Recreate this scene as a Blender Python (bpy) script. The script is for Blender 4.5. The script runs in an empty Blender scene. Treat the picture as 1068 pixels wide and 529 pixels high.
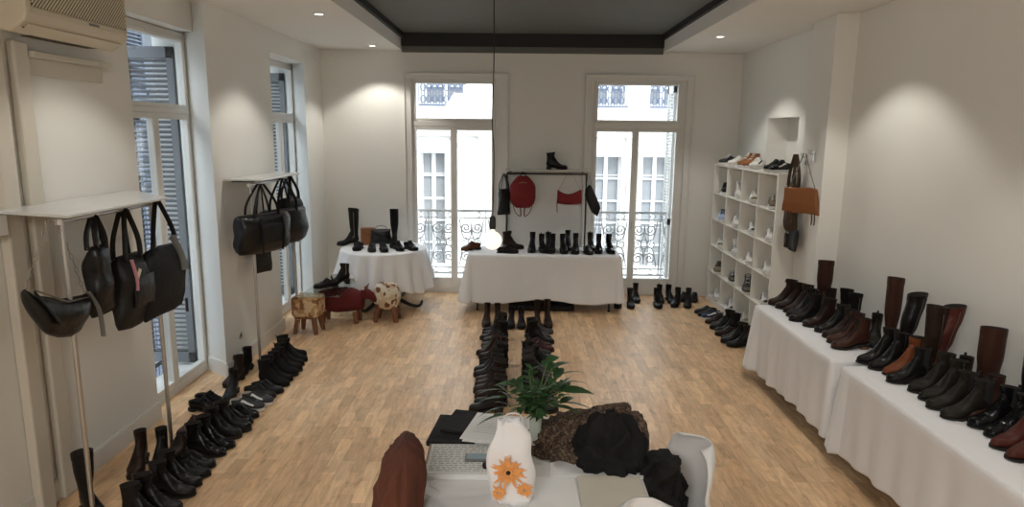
import bpy, math, random
import numpy as np
from mathutils import Vector, Matrix, noise
random.seed(7)
S = bpy.context.scene
COL = S.collection
# ------------------------------------------------------------------ camera
F = 700.0
PITCH = math.atan(126.5 / F); ROLL = math.radians(.6); YAW = math.atan(6 / F)
f = Vector((-math.sin(YAW) * math.cos(PITCH), math.cos(YAW) * math.cos(PITCH), -math.sin(PITCH)))
r0 = Vector((math.cos(YAW), math.sin(YAW), 0)); u0 = r0.cross(f)
r = r0 * math.cos(ROLL) + u0 * math.sin(ROLL); u = -r0 * math.sin(ROLL) + u0 * math.cos(ROLL)
cd = bpy.data.cameras.new('camera'); cam = bpy.data.objects.new('camera', cd); COL.objects.link(cam)
cd.sensor_width = 36; cd.lens = F / 1068 * 36; cd.clip_start = .05; cd.clip_end = 200
M = Matrix((r, u, -f)).transposed().to_4x4(); M.translation = Vector((0, 0, 2.3)); cam.matrix_world = M
S.camera = cam
# ------------------------------------------------------------------ light and exposure
S.view_settings.view_transform = 'Standard'; S.view_settings.look = 'None'
S.view_settings.gamma = 1; S.view_settings.use_curve_mapping = False
S.view_settings.exposure = 0.32
W = bpy.data.worlds.new('overcast_sky'); S.world = W; W.use_nodes = True
wn = W.node_tree.nodes; bg = wn['Background']
bg.inputs[0].default_value = (.86, .93, 1, 1); bg.inputs[1].default_value = 3.2
SUN = 3.4; SPOT = 42; REAR = 88; BULB = .95
sd = bpy.data.lights.new('sun', 'SUN'); sd.energy = SUN; sd.angle = .3; sd.color = (1, .97, .92)
sun = bpy.data.objects.new('sun', sd); COL.objects.link(sun)
sun.rotation_euler = Vector((-.3, .75, -1)).to_track_quat('-Z', 'Y').to_euler(); sun.location = (0, -5, 20)
def area(name, loc, sx, sy, e, col, direction):
    d = bpy.data.lights.new(name, 'AREA'); d.shape = 'RECTANGLE'; d.size = sx; d.size_y = sy; d.energy = e; d.color = col
    o = bpy.data.objects.new(name, d); COL.objects.link(o); o.location = loc
    o.rotation_euler = Vector(direction).to_track_quat('-Z', 'Y').to_euler(); return o
area('rear_fill_light', (-1.0, -1.2, 3.3), 2.2, 1.2, REAR, (1, .975, .93), (.35, .55, -1))  # unseen fill light, added behind the camera to brighten the room
# ------------------------------------------------------------------ materials
def mat(name, col, rough=.6, metal=0, var=.12, scale=8, bump=.0, bscale=40, coat=0, spec=.4, emit=None, sheen=0):
    m = bpy.data.materials.new(name); m.use_nodes = True; nt = m.node_tree; b = nt.nodes['Principled BSDF']
    tc = nt.nodes.new('ShaderNodeTexCoord'); nz = nt.nodes.new('ShaderNodeTexNoise'); nz.inputs['Scale'].default_value = scale
    nz.inputs['Detail'].default_value = 3
    nt.links.new(tc.outputs['Object'], nz.inputs['Vector'])
    mx = nt.nodes.new('ShaderNodeMix'); mx.data_type = 'RGBA'
    mx.inputs[6].default_value = (*[c * (1 - var) for c in col], 1); mx.inputs[7].default_value = (*[min(1, c * (1 + var)) for c in col], 1)
    nt.links.new(nz.outputs['Fac'], mx.inputs[0]); nt.links.new(mx.outputs[2], b.inputs['Base Color'])
    b.inputs['Roughness'].default_value = rough; b.inputs['Metallic'].default_value = metal
    b.inputs['Coat Weight'].default_value = coat; b.inputs['Specular IOR Level'].default_value = spec
    if sheen: b.inputs['Sheen Weight'].default_value = sheen
    if bump:
        n2 = nt.nodes.new('ShaderNodeTexNoise'); n2.inputs['Scale'].default_value = bscale; nt.links.new(tc.outputs['Object'], n2.inputs['Vector'])
        bp = nt.nodes.new('ShaderNodeBump'); bp.inputs['Strength'].default_value = bump; bp.inputs['Distance'].default_value = .01
        nt.links.new(n2.outputs['Fac'], bp.inputs['Height']); nt.links.new(bp.outputs[0], b.inputs['Normal'])
    if emit: b.inputs['Emission Color'].default_value = (*emit[:3], 1); b.inputs['Emission Strength'].default_value = emit[3]
    return m
def glass_mat(name, tint=(.95, .98, 1), refl=.07, rough=.02):
    m = bpy.data.materials.new(name); m.use_nodes = True; nt = m.node_tree; nt.nodes.clear()
    o = nt.nodes.new('ShaderNodeOutputMaterial'); t = nt.nodes.new('ShaderNodeBsdfTransparent'); g = nt.nodes.new('ShaderNodeBsdfGlossy')
    mx = nt.nodes.new('ShaderNodeMixShader'); t.inputs[0].default_value = (*tint, 1); g.inputs['Roughness'].default_value = rough
    mx.inputs[0].default_value = refl
    nt.links.new(t.outputs[0], mx.inputs[1]); nt.links.new(g.outputs[0], mx.inputs[2]); nt.links.new(mx.outputs[0], o.inputs[0]); return m
def floor_mat():
    m = bpy.data.materials.new('oak_parquet'); m.use_nodes = True; nt = m.node_tree; b = nt.nodes['Principled BSDF']; L = nt.links.new
    tc = nt.nodes.new('ShaderNodeTexCoord'); sp = nt.nodes.new('ShaderNodeSeparateXYZ'); cb = nt.nodes.new('ShaderNodeCombineXYZ')
    L(tc.outputs['Object'], sp.inputs[0]); L(sp.outputs['Y'], cb.inputs['X']); L(sp.outputs['X'], cb.inputs['Y'])
    def brick(w, h, c1, c2, mortar, ms, off):
        k = nt.nodes.new('ShaderNodeTexBrick'); k.inputs['Scale'].default_value = 1; k.inputs['Brick Width'].default_value = w
        k.inputs['Row Height'].default_value = h; k.inputs['Mortar Size'].default_value = ms; k.inputs['Color1'].default_value = (*c1, 1)
        k.inputs['Color2'].default_value = (*c2, 1); k.inputs['Mortar'].default_value = (*mortar, 1); k.offset = off; k.offset_frequency = 2
        k.inputs['Mortar Smooth'].default_value = .2; k.inputs['Bias'].default_value = 0
        L(cb.outputs[0], k.inputs['Vector']); return k
    k1 = brick(.55, .094, (.84, .60, .37), (.66, .435, .25), (.45, .29, .16), .0012, .37)
    k2 = brick(.275, .094, (1.10, 1.09, 1.07), (.90, .90, .91), (.9, .9, .9), .0, .61)
    mp = nt.nodes.new('ShaderNodeMapping'); mp.inputs['Scale'].default_value = (14, 2.4, 10); L(tc.outputs['Object'], mp.inputs[0])
    g = nt.nodes.new('ShaderNodeTexNoise'); g.inputs['Scale'].default_value = 2.2; g.inputs['Detail'].default_value = 6; g.inputs['Distortion'].default_value = .8
    L(mp.outputs[0], g.inputs['Vector'])
    cr = nt.nodes.new('ShaderNodeValToRGB'); cr.color_ramp.elements[0].position = .3; cr.color_ramp.elements[0].color = (.76, .70, .63, 1)
    cr.color_ramp.elements[1].position = .65; cr.color_ramp.elements[1].color = (1.1, 1.08, 1.05, 1); L(g.outputs['Fac'], cr.inputs[0])
    m1 = nt.nodes.new('ShaderNodeMix'); m1.data_type = 'RGBA'; m1.blend_type = 'MULTIPLY'; m1.inputs[0].default_value = 1
    L(k1.outputs['Color'], m1.inputs[6]); L(k2.outputs['Color'], m1.inputs[7])
    m2 = nt.nodes.new('ShaderNodeMix'); m2.data_type = 'RGBA'; m2.blend_type = 'MULTIPLY'; m2.inputs[0].default_value = .8
    L(m1.outputs[2], m2.inputs[6]); L(cr.outputs[0], m2.inputs[7])
    # small dark knots
    mp3 = nt.nodes.new('ShaderNodeMapping'); mp3.inputs['Scale'].default_value = (5, 2.0, 1); L(tc.outputs['Object'], mp3.inputs[0])
    n3 = nt.nodes.new('ShaderNodeTexNoise'); n3.inputs['Scale'].default_value = 2.4; n3.inputs['Detail'].default_value = 5; n3.inputs['Roughness'].default_value = .7
    L(mp3.outputs[0], n3.inputs['Vector'])
    c3 = nt.nodes.new('ShaderNodeValToRGB'); c3.color_ramp.elements[0].position = .55; c3.color_ramp.elements[0].color = (1, 1, 1, 1)
    c3.color_ramp.elements[1].position = .74; c3.color_ramp.elements[1].color = (.50, .38, .28, 1); L(n3.outputs['Fac'], c3.inputs[0])
    m3 = nt.nodes.new('ShaderNodeMix'); m3.data_type = 'RGBA'; m3.blend_type = 'MULTIPLY'; m3.inputs[0].default_value = .8
    L(m2.outputs[2], m3.inputs[6]); L(c3.outputs[0], m3.inputs[7]); L(m3.outputs[2], b.inputs['Base Color'])
    b.inputs['Roughness'].default_value = .36; b.inputs['Specular IOR Level'].default_value = .5
    return m
def patch_mat(name, c1, c2, c3, scale=14):
    m = bpy.data.materials.new(name); m.use_nodes = True; nt = m.node_tree; b = nt.nodes['Principled BSDF']; L = nt.links.new
    tc = nt.nodes.new('ShaderNodeTexCoord'); v = nt.nodes.new('ShaderNodeTexVoronoi'); v.inputs['Scale'].default_value = scale; v.distance = 'CHEBYCHEV'
    L(tc.outputs['Object'], v.inputs['Vector']); sp = nt.nodes.new('ShaderNodeSeparateColor'); L(v.outputs['Color'], sp.inputs[0])
    cr = nt.nodes.new('ShaderNodeValToRGB'); cr.color_ramp.interpolation = 'CONSTANT'
    e = cr.color_ramp.elements; e[0].color = (*c1, 1); e[1].position = .38; e[1].color = (*c2, 1); k = e.new(.7); k.color = (*c3, 1)
    L(sp.outputs[0], cr.inputs[0]); L(cr.outputs[0], b.inputs['Base Color']); b.inputs['Roughness'].default_value = .8; return m
MT = {}
MT['wall'] = mat('wall_paint', (.79, .78, .735), .9, var=.025, scale=1.5, bump=.08, bscale=12)
MT['ceil'] = mat('ceiling_paint', (.82, .81, .77), .9, var=.02, scale=1)
MT['dark'] = mat('dark_grey_ceiling_paint', (.135, .137, .126), .75, var=.08, scale=2)
MT['darker'] = mat('black_ceiling_trim', (.022, .022, .021), .7)
MT['frame'] = mat('window_frame_paint', (.74, .725, .68), .5, var=.03, scale=3)
MT['floor'] = floor_mat()
MT['glass'] = glass_mat('window_glass')
MT['plate'] = glass_mat('clear_glass_plate', (.92, .97, .95), .22, .05)
MT['frost'] = mat('pale_shelf_board', (.66, .67, .66), .25, var=.05, coat=.3)
MT['chrome'] = mat('brushed_chrome', (.56, .56, .555), .38, 1, var=.08)
MT['iron'] = mat('black_iron', (.03, .03, .03), .5)
MT['railiron'] = mat('grey_painted_iron', (.5, .51, .52), .6)
MT['cloth'] = mat('white_tablecloth_cotton', (.86, .865, .885), .95, var=.03, scale=4, sheen=.3)
MT['white'] = mat('white_laminate', (.82, .80, .74), .45, var=.02)
MT['whiteplastic'] = mat('white_moulded_plastic', (.80, .80, .80), .3, var=.02)
MT['acplastic'] = mat('aged_cream_plastic', (.60, .54, .42), .5, var=.06, scale=3)
MT['acdark'] = mat('dark_louver_gap', (.09, .07, .05), .8)
MT['pipe'] = mat('painted_pipe_boxing', (.62, .58, .50), .8, var=.04)
MT['stone'] = mat('pale_limestone_facade', (.80, .77, .72), .95, var=.05, scale=2, bump=.2, bscale=4)
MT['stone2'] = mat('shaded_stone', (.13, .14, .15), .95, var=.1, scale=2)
MT['shutter'] = mat('grey_blue_shutter_paint', (.12, .14, .18), .7, var=.05)
MT['shutterw'] = mat('white_shutter_paint', (.75, .75, .73), .7)
MT['fglass'] = mat('far_window_glass', (.24, .245, .25), .5)
MT['shutter2'] = mat('mid_grey_shutter_paint', (.13, .135, .145), .8, var=.08)
MT['dglass'] = mat('dark_far_window_glass', (.09, .105, .125), .9, spec=.05)
MT['wood'] = mat('dark_turned_wood', (.16, .07, .035), .45, var=.2, scale=20)
MT['legwood'] = mat('reddish_brown_wood', (.20, .085, .045), .5, var=.2, scale=20)
MT['patch'] = patch_mat('patchwork_hide', (.62, .50, .34), (.20, .07, .035), (.72, .66, .54), 16)
MT['patch2'] = patch_mat('tan_patchwork_fabric', (.50, .30, .14), (.66, .50, .30), (.30, .14, .06), 22)
MT['redhide'] = mat('dark_red_upholstery', (.12, .014, .014), .85, var=.2, scale=30, bump=.4, bscale=90)
MT['paper'] = mat('white_paper', (.80, .80, .79), .9, var=.02)
MT['newsprint'] = mat('printed_paper', (.68, .68, .66), .9, var=.06, scale=60)
MT['desk'] = mat('white_desk_top', (.70, .69, .68), .5, var=.02)
MT['beigepaper'] = mat('cream_paper_pad', (.60, .56, .48), .9, var=.05)
MT['orange'] = mat('orange_print', (.85, .38, .12), .8, var=.15, scale=20)
MT['leaf'] = mat('deep_green_leaf', (.035, .085, .03), .4, var=.4, scale=14)
MT['stem'] = mat('plant_stem', (.10, .14, .05), .6)
MT['vase'] = mat('pale_green_ceramic', (.50, .55, .50), .35)
MT['cable'] = mat('white_cable', (.75, .73, .70), .5)
MT['bulbglass'] = mat('lit_bulb_glass', (1, .9, .75), .2, emit=(1, .86, .66, BULB))
MT['spotglow'] = mat('lit_spot_lens', (1, 1, 1), .3, emit=(1, .97, .9, 8))
MT['dimbag'] = mat('black_nylon', (.007, .007, .008), .75, var=.3, scale=20, bump=.5, bscale=25)
MT['bagblack'] = mat('black_bag_leather', (.007, .007, .007), .55, var=.3, scale=20, bump=.5, bscale=30)
MT['bagpatent'] = mat('glossy_black_leather', (.007, .007, .008), .33, var=.3, scale=20, bump=.6, bscale=18)
MT['bagred'] = mat('deep_red_suede', (.20, .014, .016), .75, var=.15, scale=12, bump=.3, bscale=40)
MT['bagbrown'] = mat('cognac_bag_leather', (.24, .088, .028), .5, var=.15, scale=10)
MT['bagdkbrown'] = mat('dark_brown_bag_leather', (.06, .035, .02), .6, var=.2)
MT['greyfab'] = mat('grey_leather_strap', (.16, .16, .15), .6)
MT['steel'] = mat('steel_chain', (.45, .42, .38), .3, 1)
MT['tag'] = mat('cream_card', (.72, .66, .52), .9)
MT['pink'] = mat('pink_ribbon', (.55, .25, .3), .8)
MT['coatbrown'] = mat('brown_suede_coat', (.105, .034, .020), .85, var=.3, scale=6, bump=.6, bscale=14)
MT['coatblack'] = mat('black_wool_coat', (.006, .0055, .0055), .9, var=.3, scale=8, bump=.8, bscale=16)
MT['scarf'] = patch_mat('mottled_brown_scarf', (.035, .020, .013), (.15, .10, .065), (.07, .04, .025), 105)
MT['outsole'] = mat('dark_rubber_outsole', (.018, .016, .015), .7)
MT['brownsole'] = mat('stacked_leather_sole', (.17, .08, .04), .6)
MT['whitesole'] = mat('white_rubber_sole', (.75, .74, .71), .6)
MT['lining'] = mat('dark_shoe_lining', (.03, .025, .022), .95)
MT['lightlining'] = mat('light_shoe_lining', (.45, .40, .33), .95)
MT['elastic'] = mat('black_elastic', (.02, .02, .02), .95, bump=.5, bscale=200)
MT['lace'] = mat('black_lace', (.015, .015, .015), .9)
MT['wlace'] = mat('white_lace', (.72, .72, .70), .9)
MT['zip'] = mat('dull_metal_zip', (.25, .23, .20), .4, 1)
SC = {'black': ((.009, .008, .008), .36), 'patent black': ((.006, .006, .007), .17), 'matt black': ((.007, .006, .006), .8),
      'dark brown': ((.022, .011, .008), .42), 'brown': ((.046, .017, .011), .45), 'chestnut': ((.10, .034, .016), .4), 'tan': ((.27, .11, .04), .5),
      'oxblood': ((.045, .008, .008), .38), 'red-brown': ((.075, .018, .012), .45), 'grey': ((.06, .058, .055), .6), 'olive black': ((.015, .013, .010), .5),
      'white': ((.74, .73, .70), .5), 'cream': ((.62, .57, .46), .55), 'dark grey': ((.05, .05, .055), .6), 'navy': ((.03, .04, .09), .6),
      'red': ((.3, .03, .03), .5), 'pale blue': ((.45, .55, .75), .6), 'khaki': ((.20, .17, .11), .7), 'cognac': ((.17, .05, .018), .4)}
def smat(c):
    k = 'shoe_' + c
    if k not in MT: MT[k] = mat(c.replace(' ', '_').replace('-', '_') + '_shoe_leather', SC[c][0], SC[c][1], var=.25, scale=14, bump=.5, bscale=28, spec=.2)
    return MT[k]
# ------------------------------------------------------------------ mesh helpers
class MB:
    def __init__(s): s.v = []; s.f = []
    def add(s, v, f_):
        n = len(s.v); s.v += [tuple(p) for p in v]; s.f += [tuple(i + n for i in q) for q in f_]; return s
    def box(s, c, d, rz=0, rx=0, ry=0, taper=1):
        R = Matrix.Rotation(rz, 3, 'Z') @ Matrix.Rotation(ry, 3, 'Y') @ Matrix.Rotation(rx, 3, 'X'); C = Vector(c)
        v = []
        for z in (-.5, .5):
            t = taper if z < 0 else 1
            for x, y in ((-.5, -.5), (.5, -.5), (.5, .5), (-.5, .5)): v.append(C + R @ Vector((x * d[0] * t, y * d[1] * t, z * d[2])))
        return s.add(v, [(3, 2, 1, 0), (4, 5, 6, 7), (0, 1, 5, 4), (1, 2, 6, 5), (2, 3, 7, 6), (3, 0, 4, 7)])
    def bb(s, x0, x1, y0, y1, z0, z1): return s.box(((x0 + x1) / 2, (y0 + y1) / 2, (z0 + z1) / 2), (abs(x1 - x0), abs(y1 - y0), abs(z1 - z0)))
    def prism(s, poly, z0, z1):
        n = len(poly); v = [(x, y, z0) for x, y in poly] + [(x, y, z1) for x, y in poly]
        return s.add(v, [tuple(range(n))[::-1], tuple(range(n, 2 * n))] + [(i, (i + 1) % n, (i + 1) % n + n, i + n) for i in range(n)])
    def loft(s, rings, closed=True, cap0=True, cap1=True):
        n = len(rings[0]); v = [p for q in rings for p in q]; F_ = []
        for k in range(len(rings) - 1):
            for i in range(n if closed else n - 1):
                j = (i + 1) % n; F_.append((k * n + i, k * n + j, (k + 1) * n + j, (k + 1) * n + i))
        if cap0: F_.append(tuple(range(n))[::-1])
        if cap1: F_.append(tuple((len(rings) - 1) * n + i for i in range(n)))
        return s.add(v, F_)
    def tube(s, pts, rad, n=6, flat=None):
        P = [Vector(p) for p in pts]; rings = []; up = Vector((0, 0, 1)); prev = None
        for i, p in enumerate(P):
            t = (P[min(i + 1, len(P) - 1)] - P[max(i - 1, 0)])
            t = t.normalized() if t.length > 1e-9 else Vector((0, 0, 1))
            if prev is None: a = t.cross(up if abs(t.z) < .9 else Vector((1, 0, 0))).normalized()
            else: a = (prev - t * prev.dot(t)); a = a.normalized() if a.length > 1e-6 else t.orthogonal().normalized()
            prev = a; b = t.cross(a); rr = rad[i] if isinstance(rad, (list, tuple)) else rad
            ra, rb = (rr, rr) if flat is None else (rr * flat[0], rr * flat[1])
            rings.append([p + a * (ra * math.cos(2 * math.pi * k / n)) + b * (rb * math.sin(2 * math.pi * k / n)) for k in range(n)])
        return s.loft(rings)
    def cyl(s, p0, p1, rad, n=16, r1=None): return s.tube([p0, p1], [rad, rad if r1 is None else r1], n)
    def lathe(s, prof, c=(0, 0, 0), n=24):
        return s.loft([[(c[0] + rr * math.cos(2 * math.pi * k / n), c[1] + rr * math.sin(2 * math.pi * k / n), c[2] + z) for k in range(n)] for rr, z in prof])
    def obj(s, name, m, parent=None, loc=(0, 0, 0), smooth=True, bevel=0, solid=0, angle=None):
        me = bpy.data.meshes.new(name); me.from_pydata([tuple(p) for p in s.v], [], s.f); me.materials.append(MT[m] if isinstance(m, str) else m)
        me.validate()
        import bmesh
        b = bmesh.new(); b.from_mesh(me); bmesh.ops.recalc_face_normals(b, faces=b.faces); b.to_mesh(me); b.free()
        if smooth:
            me.polygons.foreach_set('use_smooth', [True] * len(me.polygons))
            me.set_sharp_from_angle(angle=math.radians(angle or 50))
        o = bpy.data.objects.new(name, me); COL.objects.link(o); o.location = loc
        if parent: o.parent = parent
        if bevel:
            q = o.modifiers.new('bevel', 'BEVEL'); q.width = bevel; q.segments = 2; q.limit_method = 'ANGLE'
        if solid:
            q = o.modifiers.new('solid', 'SOLIDIFY'); q.thickness = solid; q.offset = 0
        return o
def tag(o, label=None, cat=None, group=None, kind=None):
    if label: o['label'] = label
    if cat: o['category'] = cat
    if group: o['group'] = group
    if kind: o['kind'] = kind
    return o
def empty(name, loc=(0, 0, 0), rz=0, label=None, cat=None, group=None, kind=None):
    o = bpy.data.objects.new(name, None); COL.objects.link(o); o.location = loc; o.rotation_euler = (0, 0, rz); o.empty_display_size = .1
    return tag(o, label, cat, group, kind)
def copy_tree(root, loc, rz, label, group=None, sc=None):
    c = root.copy(); COL.objects.link(c); c.scale = (1, 1, 1); c.location = loc; c.rotation_euler = (0, 0, rz); c['label'] = label
    if group: c['group'] = group
    elif 'group' in c: del c['group']
    for ch in list(root.children):
        d = ch.copy(); COL.objects.link(d); d.parent = c
        for g in list(ch.children):
            e = g.copy(); COL.objects.link(e); e.parent = d
    return c
def struct(name, mb, m, **k): return tag(mb.obj(name, m, **k), kind='structure')
def cat_rom(P, n):
    P = np.array(P, float); K = len(P); out = []
    for t in np.linspace(0, K - 1, n):
        i = min(int(t), K - 2); u_ = t - i
        p0, p1, p2, p3 = P[max(i - 1, 0)], P[i], P[i + 1], P[min(i + 2, K - 1)]
        out.append(.5 * ((2 * p1) + (-p0 + p2) * u_ + (2 * p0 - 5 * p1 + 4 * p2 - p3) * u_ ** 2 + (-p0 + 3 * p1 - 3 * p2 + p3) * u_ ** 3))
    return out
def smooth3(pts, n): return [tuple(p) for p in cat_rom(pts, n)]
def superr(n, e, a, b):
    out = []
    for k in range(n):
        t = 2 * math.pi * k / n; c, s_ = math.cos(t), math.sin(t)
        out.append((a * math.copysign(abs(c) ** (2 / e), c), b * math.copysign(abs(s_) ** (2 / e), s_)))
    return out
ORD = 'first second third fourth fifth sixth seventh eighth ninth tenth eleventh twelfth thirteenth fourteenth fifteenth sixteenth seventeenth eighteenth nineteenth twentieth'.split()
# ------------------------------------------------------------------ room shell
XL, XR, YB, YF, ZC = -2.87, 3.04, 9.45, -2.6, 3.38
struct('floor', MB().bb(-3.3, 3.5, YF, YB + .25, -.06, 0), 'floor', smooth=False)
c = MB().bb(-3.3, -1.6, YF, YB + .25, ZC, 3.75).bb(1.93, 3.5, YF, YB + .25, ZC, 3.75)
struct('ceiling', c, 'ceil', smooth=False)
c = MB().bb(-1.6, 1.93, YF, YB + .25, 3.60, 3.75)
struct('ceiling_2', c, 'dark', smooth=False)
c = MB().bb(-1.60, -1.56, YF, YB, 3.53, 3.60).bb(1.89, 1.93, YF, YB, 3.53, 3.60).bb(-1.6, 1.93, YB - .10, YB, 3.43, 3.60)
struct('trim_1', c, 'darker', smooth=False)
struct('trim_2', MB().bb(-1.6, 1.93, YB - .06, YB, 3.355, 3.43), 'dark', smooth=False)
# back wall with two French window openings
W1 = (-1.50, -.24, 3.03); W2 = (.99, 2.30, 3.03)
b = MB()
for x0, x1 in ((-3.3, W1[0]), (W1[1], W2[0]), (W2[1], 3.5)): b.bb(x0, x1, YB, YB + .25, 0, 3.75)
b.bb(W1[0], W1[1], YB, YB + .25, 3.03, 3.75).bb(W2[0], W2[1], YB, YB + .25, 3.03, 3.75)
struct('wall_back', b, 'wall', smooth=False)
struct('wall_rear', MB().bb(-3.3, 3.5, YF - .2, YF, 0, 3.75), 'wall', smooth=False)
# left wall: near run, window recess, pier, second recess, last pier
struct('wall_left', MB().bb(-3.3, XL, YF, 5.06, 0, ZC), 'wall', smooth=False)
b = MB().bb(-3.3, -3.02, 5.06, 6.22, 3.12, ZC).bb(-3.3, -2.98, 7.62, 8.98, 3.12, ZC).bb(-3.02, XL, 5.06, 6.10, 3.14, ZC).bb(-2.98, -2.72, 7.52, 8.80, 3.13, ZC)
struct('wall_lintel', b, 'wall', smooth=False)
struct('wall_pier', MB().prism([(-3.3, 6.22), (-3.02, 6.22), (-2.72, 5.99), (-2.72, 7.52), (-3.0, 7.62), (-3.3, 7.62)], 0, ZC), 'wall', smooth=False)
struct('trim_5', MB().bb(-3.3, -3.02, 5.06, 6.22, 0, .05).bb(-3.3, -2.98, 7.62, 8.98, 0, .05), 'wall', smooth=False)
struct('wall_corner', MB().prism([(-3.3, 8.98), (-2.98, 8.98), (-2.72, 8.70), (-2.72, YB), (-3.3, YB)], 0, ZC), 'wall', smooth=False)
# right wall with niche and chimney pillar
b = MB()
b.bb(3.03, 3.5, YF, 7.44, 0, ZC).bb(3.03, 3.5, 8.36, YB, 0, ZC)
b.bb(3.03, 3.5, 7.44, 8.36, 0, 1.75).bb(3.03, 3.5, 7.44, 8.36, 2.50, ZC).bb(3.28, 3.5, 7.44, 8.36, 1.75, 2.50)
struct('wall_right', b, 'wall', smooth=False)
struct('wall_pillar', MB().prism([(3.03, 6.30), (2.84, 6.33), (2.89, 6.94), (3.03, 6.98)], 0, ZC), 'wall', smooth=False)
# baseboards
def base(name, pts):
    m_ = MB()
    for (x0, y0), (x1, y1) in zip(pts[:-1], pts[1:]):
        L_ = math.hypot(x1 - x0, y1 - y0); a = math.atan2(y1 - y0, x1 - x0)
        m_.box(((x0 + x1) / 2, (y0 + y1) / 2, .065), (L_ + .01, .024, .13), a).box(((x0 + x1) / 2, (y0 + y1) / 2, .135), (L_ + .01, .014, .014), a)
    return struct(name, m_, 'frame', smooth=False)
base('baseboard_left', [(XL + .008, YF), (XL + .008, 5.06)])
base('baseboard_pier', [(-3.0, 6.20), (-2.71, 5.98), (-2.71, 7.52)])
base('baseboard_corner', [(-2.97, 8.96), (-2.71, 8.69), (-2.71, YB)])
base('baseboard_back', [(-2.7, YB - .008), (W1[0] - .05, YB - .008)]); base('baseboard_middle', [(W1[1] + .1, YB - .008), (W2[0] - .1, YB - .008)])
base('baseboard_right', [(3.02, YF), (3.02, 6.26)])
# ------------------------------------------------------------------ French windows
def french(name, loc, rz, x0, x1, xg, zs, xm=None, cas=.09, depth=.06, sill=.0):
    """local: X along the wall, -Y into the room. zs = (z leaf bottom glass, top glass, transom bottom, transom top)."""
    R_ = empty(name, loc, rz, kind='structure')
    zb, zt, tb, tt = zs; g0, g1 = xg; xm = (g0 + g1) / 2 if xm is None else xm; top = tt + .085
    def add(nm, mb, m='frame', **k): return mb.obj(nm, m, R_, **k)
    fr = MB(); fr.bb(x0, g0 - .045, -.02, depth, 0, top).bb(g1 + .045, x1, -.02, depth, 0, top).bb(g0 - .045, g1 + .045, -.02, depth, top - .05, top)
    fr.bb(g0 - .045, g1 + .045, -.035, depth, zt + .05, tb - .035).bb(x0, x1, -.03, depth, 0, .07)
    add('window_frame', fr, bevel=.006, smooth=False)
    if cas:
        cs = MB(); t_ = top - .02; w_ = -.061
        cs.bb(x0 - cas, x0 + .01, -.078, w_, 0, t_ + cas * .5).bb(x1 - .01, x1 + cas, -.078, w_, 0, t_ + cas * .5).bb(x0 - cas, x1 + cas, -.080, w_, t_, t_ + cas * .8)
        cs.bb(x0 - cas, x0 - cas + .022, -.098, w_, 0, t_ + cas * .8).bb(x1 + cas - .022, x1 + cas, -.098, w_, 0, t_ + cas * .8).bb(x0 - cas, x1 + cas, -.100, w_, t_ + cas * .55, t_ + cas * .82)
        add('casing', cs, bevel=.004, smooth=False)
    def leaf(a, b_, z0, z1, ga, gb, gz0, gz1, nm, handle=False):
        m_ = MB(); y0, y1 = -.03, .03
        m_.bb(a, ga, y0, y1, z0, z1).bb(gb, b_, y0, y1, z0, z1).bb(ga, gb, y0, y1, z0, gz0).bb(ga, gb, y0, y1, gz1, z1)
        o = add(nm, m_, bevel=.006, smooth=False)
        p = MB().bb(ga - .003, gb + .003, -.003, .003, gz0 - .003, gz1 + .003).obj('glass_pane', 'glass', o, smooth=False)
        if handle:
            MB().cyl((b_ - .02, -.03, 1.05), (b_ - .02, -.075, 1.05), .008, 8).box((b_ - .02, -.08, 1.02), (.016, .016, .12)).obj('handle', 'chrome', o)
    leaf(g0 - .045, xm, .07, zt + .05, g0, xm - .045, zb, zt, 'window_leaf', True)
    leaf(xm, g1 + .045, .07, zt + .05, xm + .045, g1, zb, zt, 'window_leaf')
    leaf(g0 - .045, g1 + .045, tb - .035, tt + .035, g0, g1, tb, tt, 'transom')
    return R_
french('window_1', (0, YB + .06, 0), 0, -1.50, -.24, (-1.43, -.38), (.22, 2.32, 2.48, 2.95), -.91)
french('window_2', (0, YB + .06, 0), 0, .99, 2.30, (1.085, 2.18), (.24, 2.32, 2.48, 2.95), 1.62)
# left windows: local +X -> world +Y, local -Y -> world +X
french('window_3', (-3.02, 0, 0), math.pi / 2, 5.06, 6.22, (5.13, 6.13), (.12, 2.38, 2.51, 3.05), 5.60, cas=0)
french('window_4', (-2.98, 0, 0), math.pi / 2, 7.62, 8.98, (7.95, 8.90), (.13, 2.39, 2.51, 3.05), 8.45, cas=0)
# small vertical paper notes and pipes on the near left wall
def pilaster(y0, y1, x, label):
    R_ = MB().bb(XL + .001, x, y0, y1, 0, 2.78).obj('pipe_boxing', 'pipe', bevel=.012, smooth=False)
    return tag(R_, label, 'pipe')
pilaster(3.64, 3.76, -2.81, 'beige boxed-in pipe on left wall, nearer the camera, under the air conditioner')
pilaster(3.85, 3.97, -2.82, 'beige boxed-in pipe on left wall, beside the blank panel, under the air conditioner')
tag(MB().bb(XL + .001, -2.80, 3.98, 4.74, 2.70, 2.735).bb(XL + .001, -2.85, 3.98, 4.70, 2.60, 2.70).obj('recess_shade_strip', 'pipe', bevel=.005, smooth=False), 'long beige strip standing in for recess shade below the air conditioner on left wall', 'shade strip')  # added strip, its shape and beige tone stand in for recess shade
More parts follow.
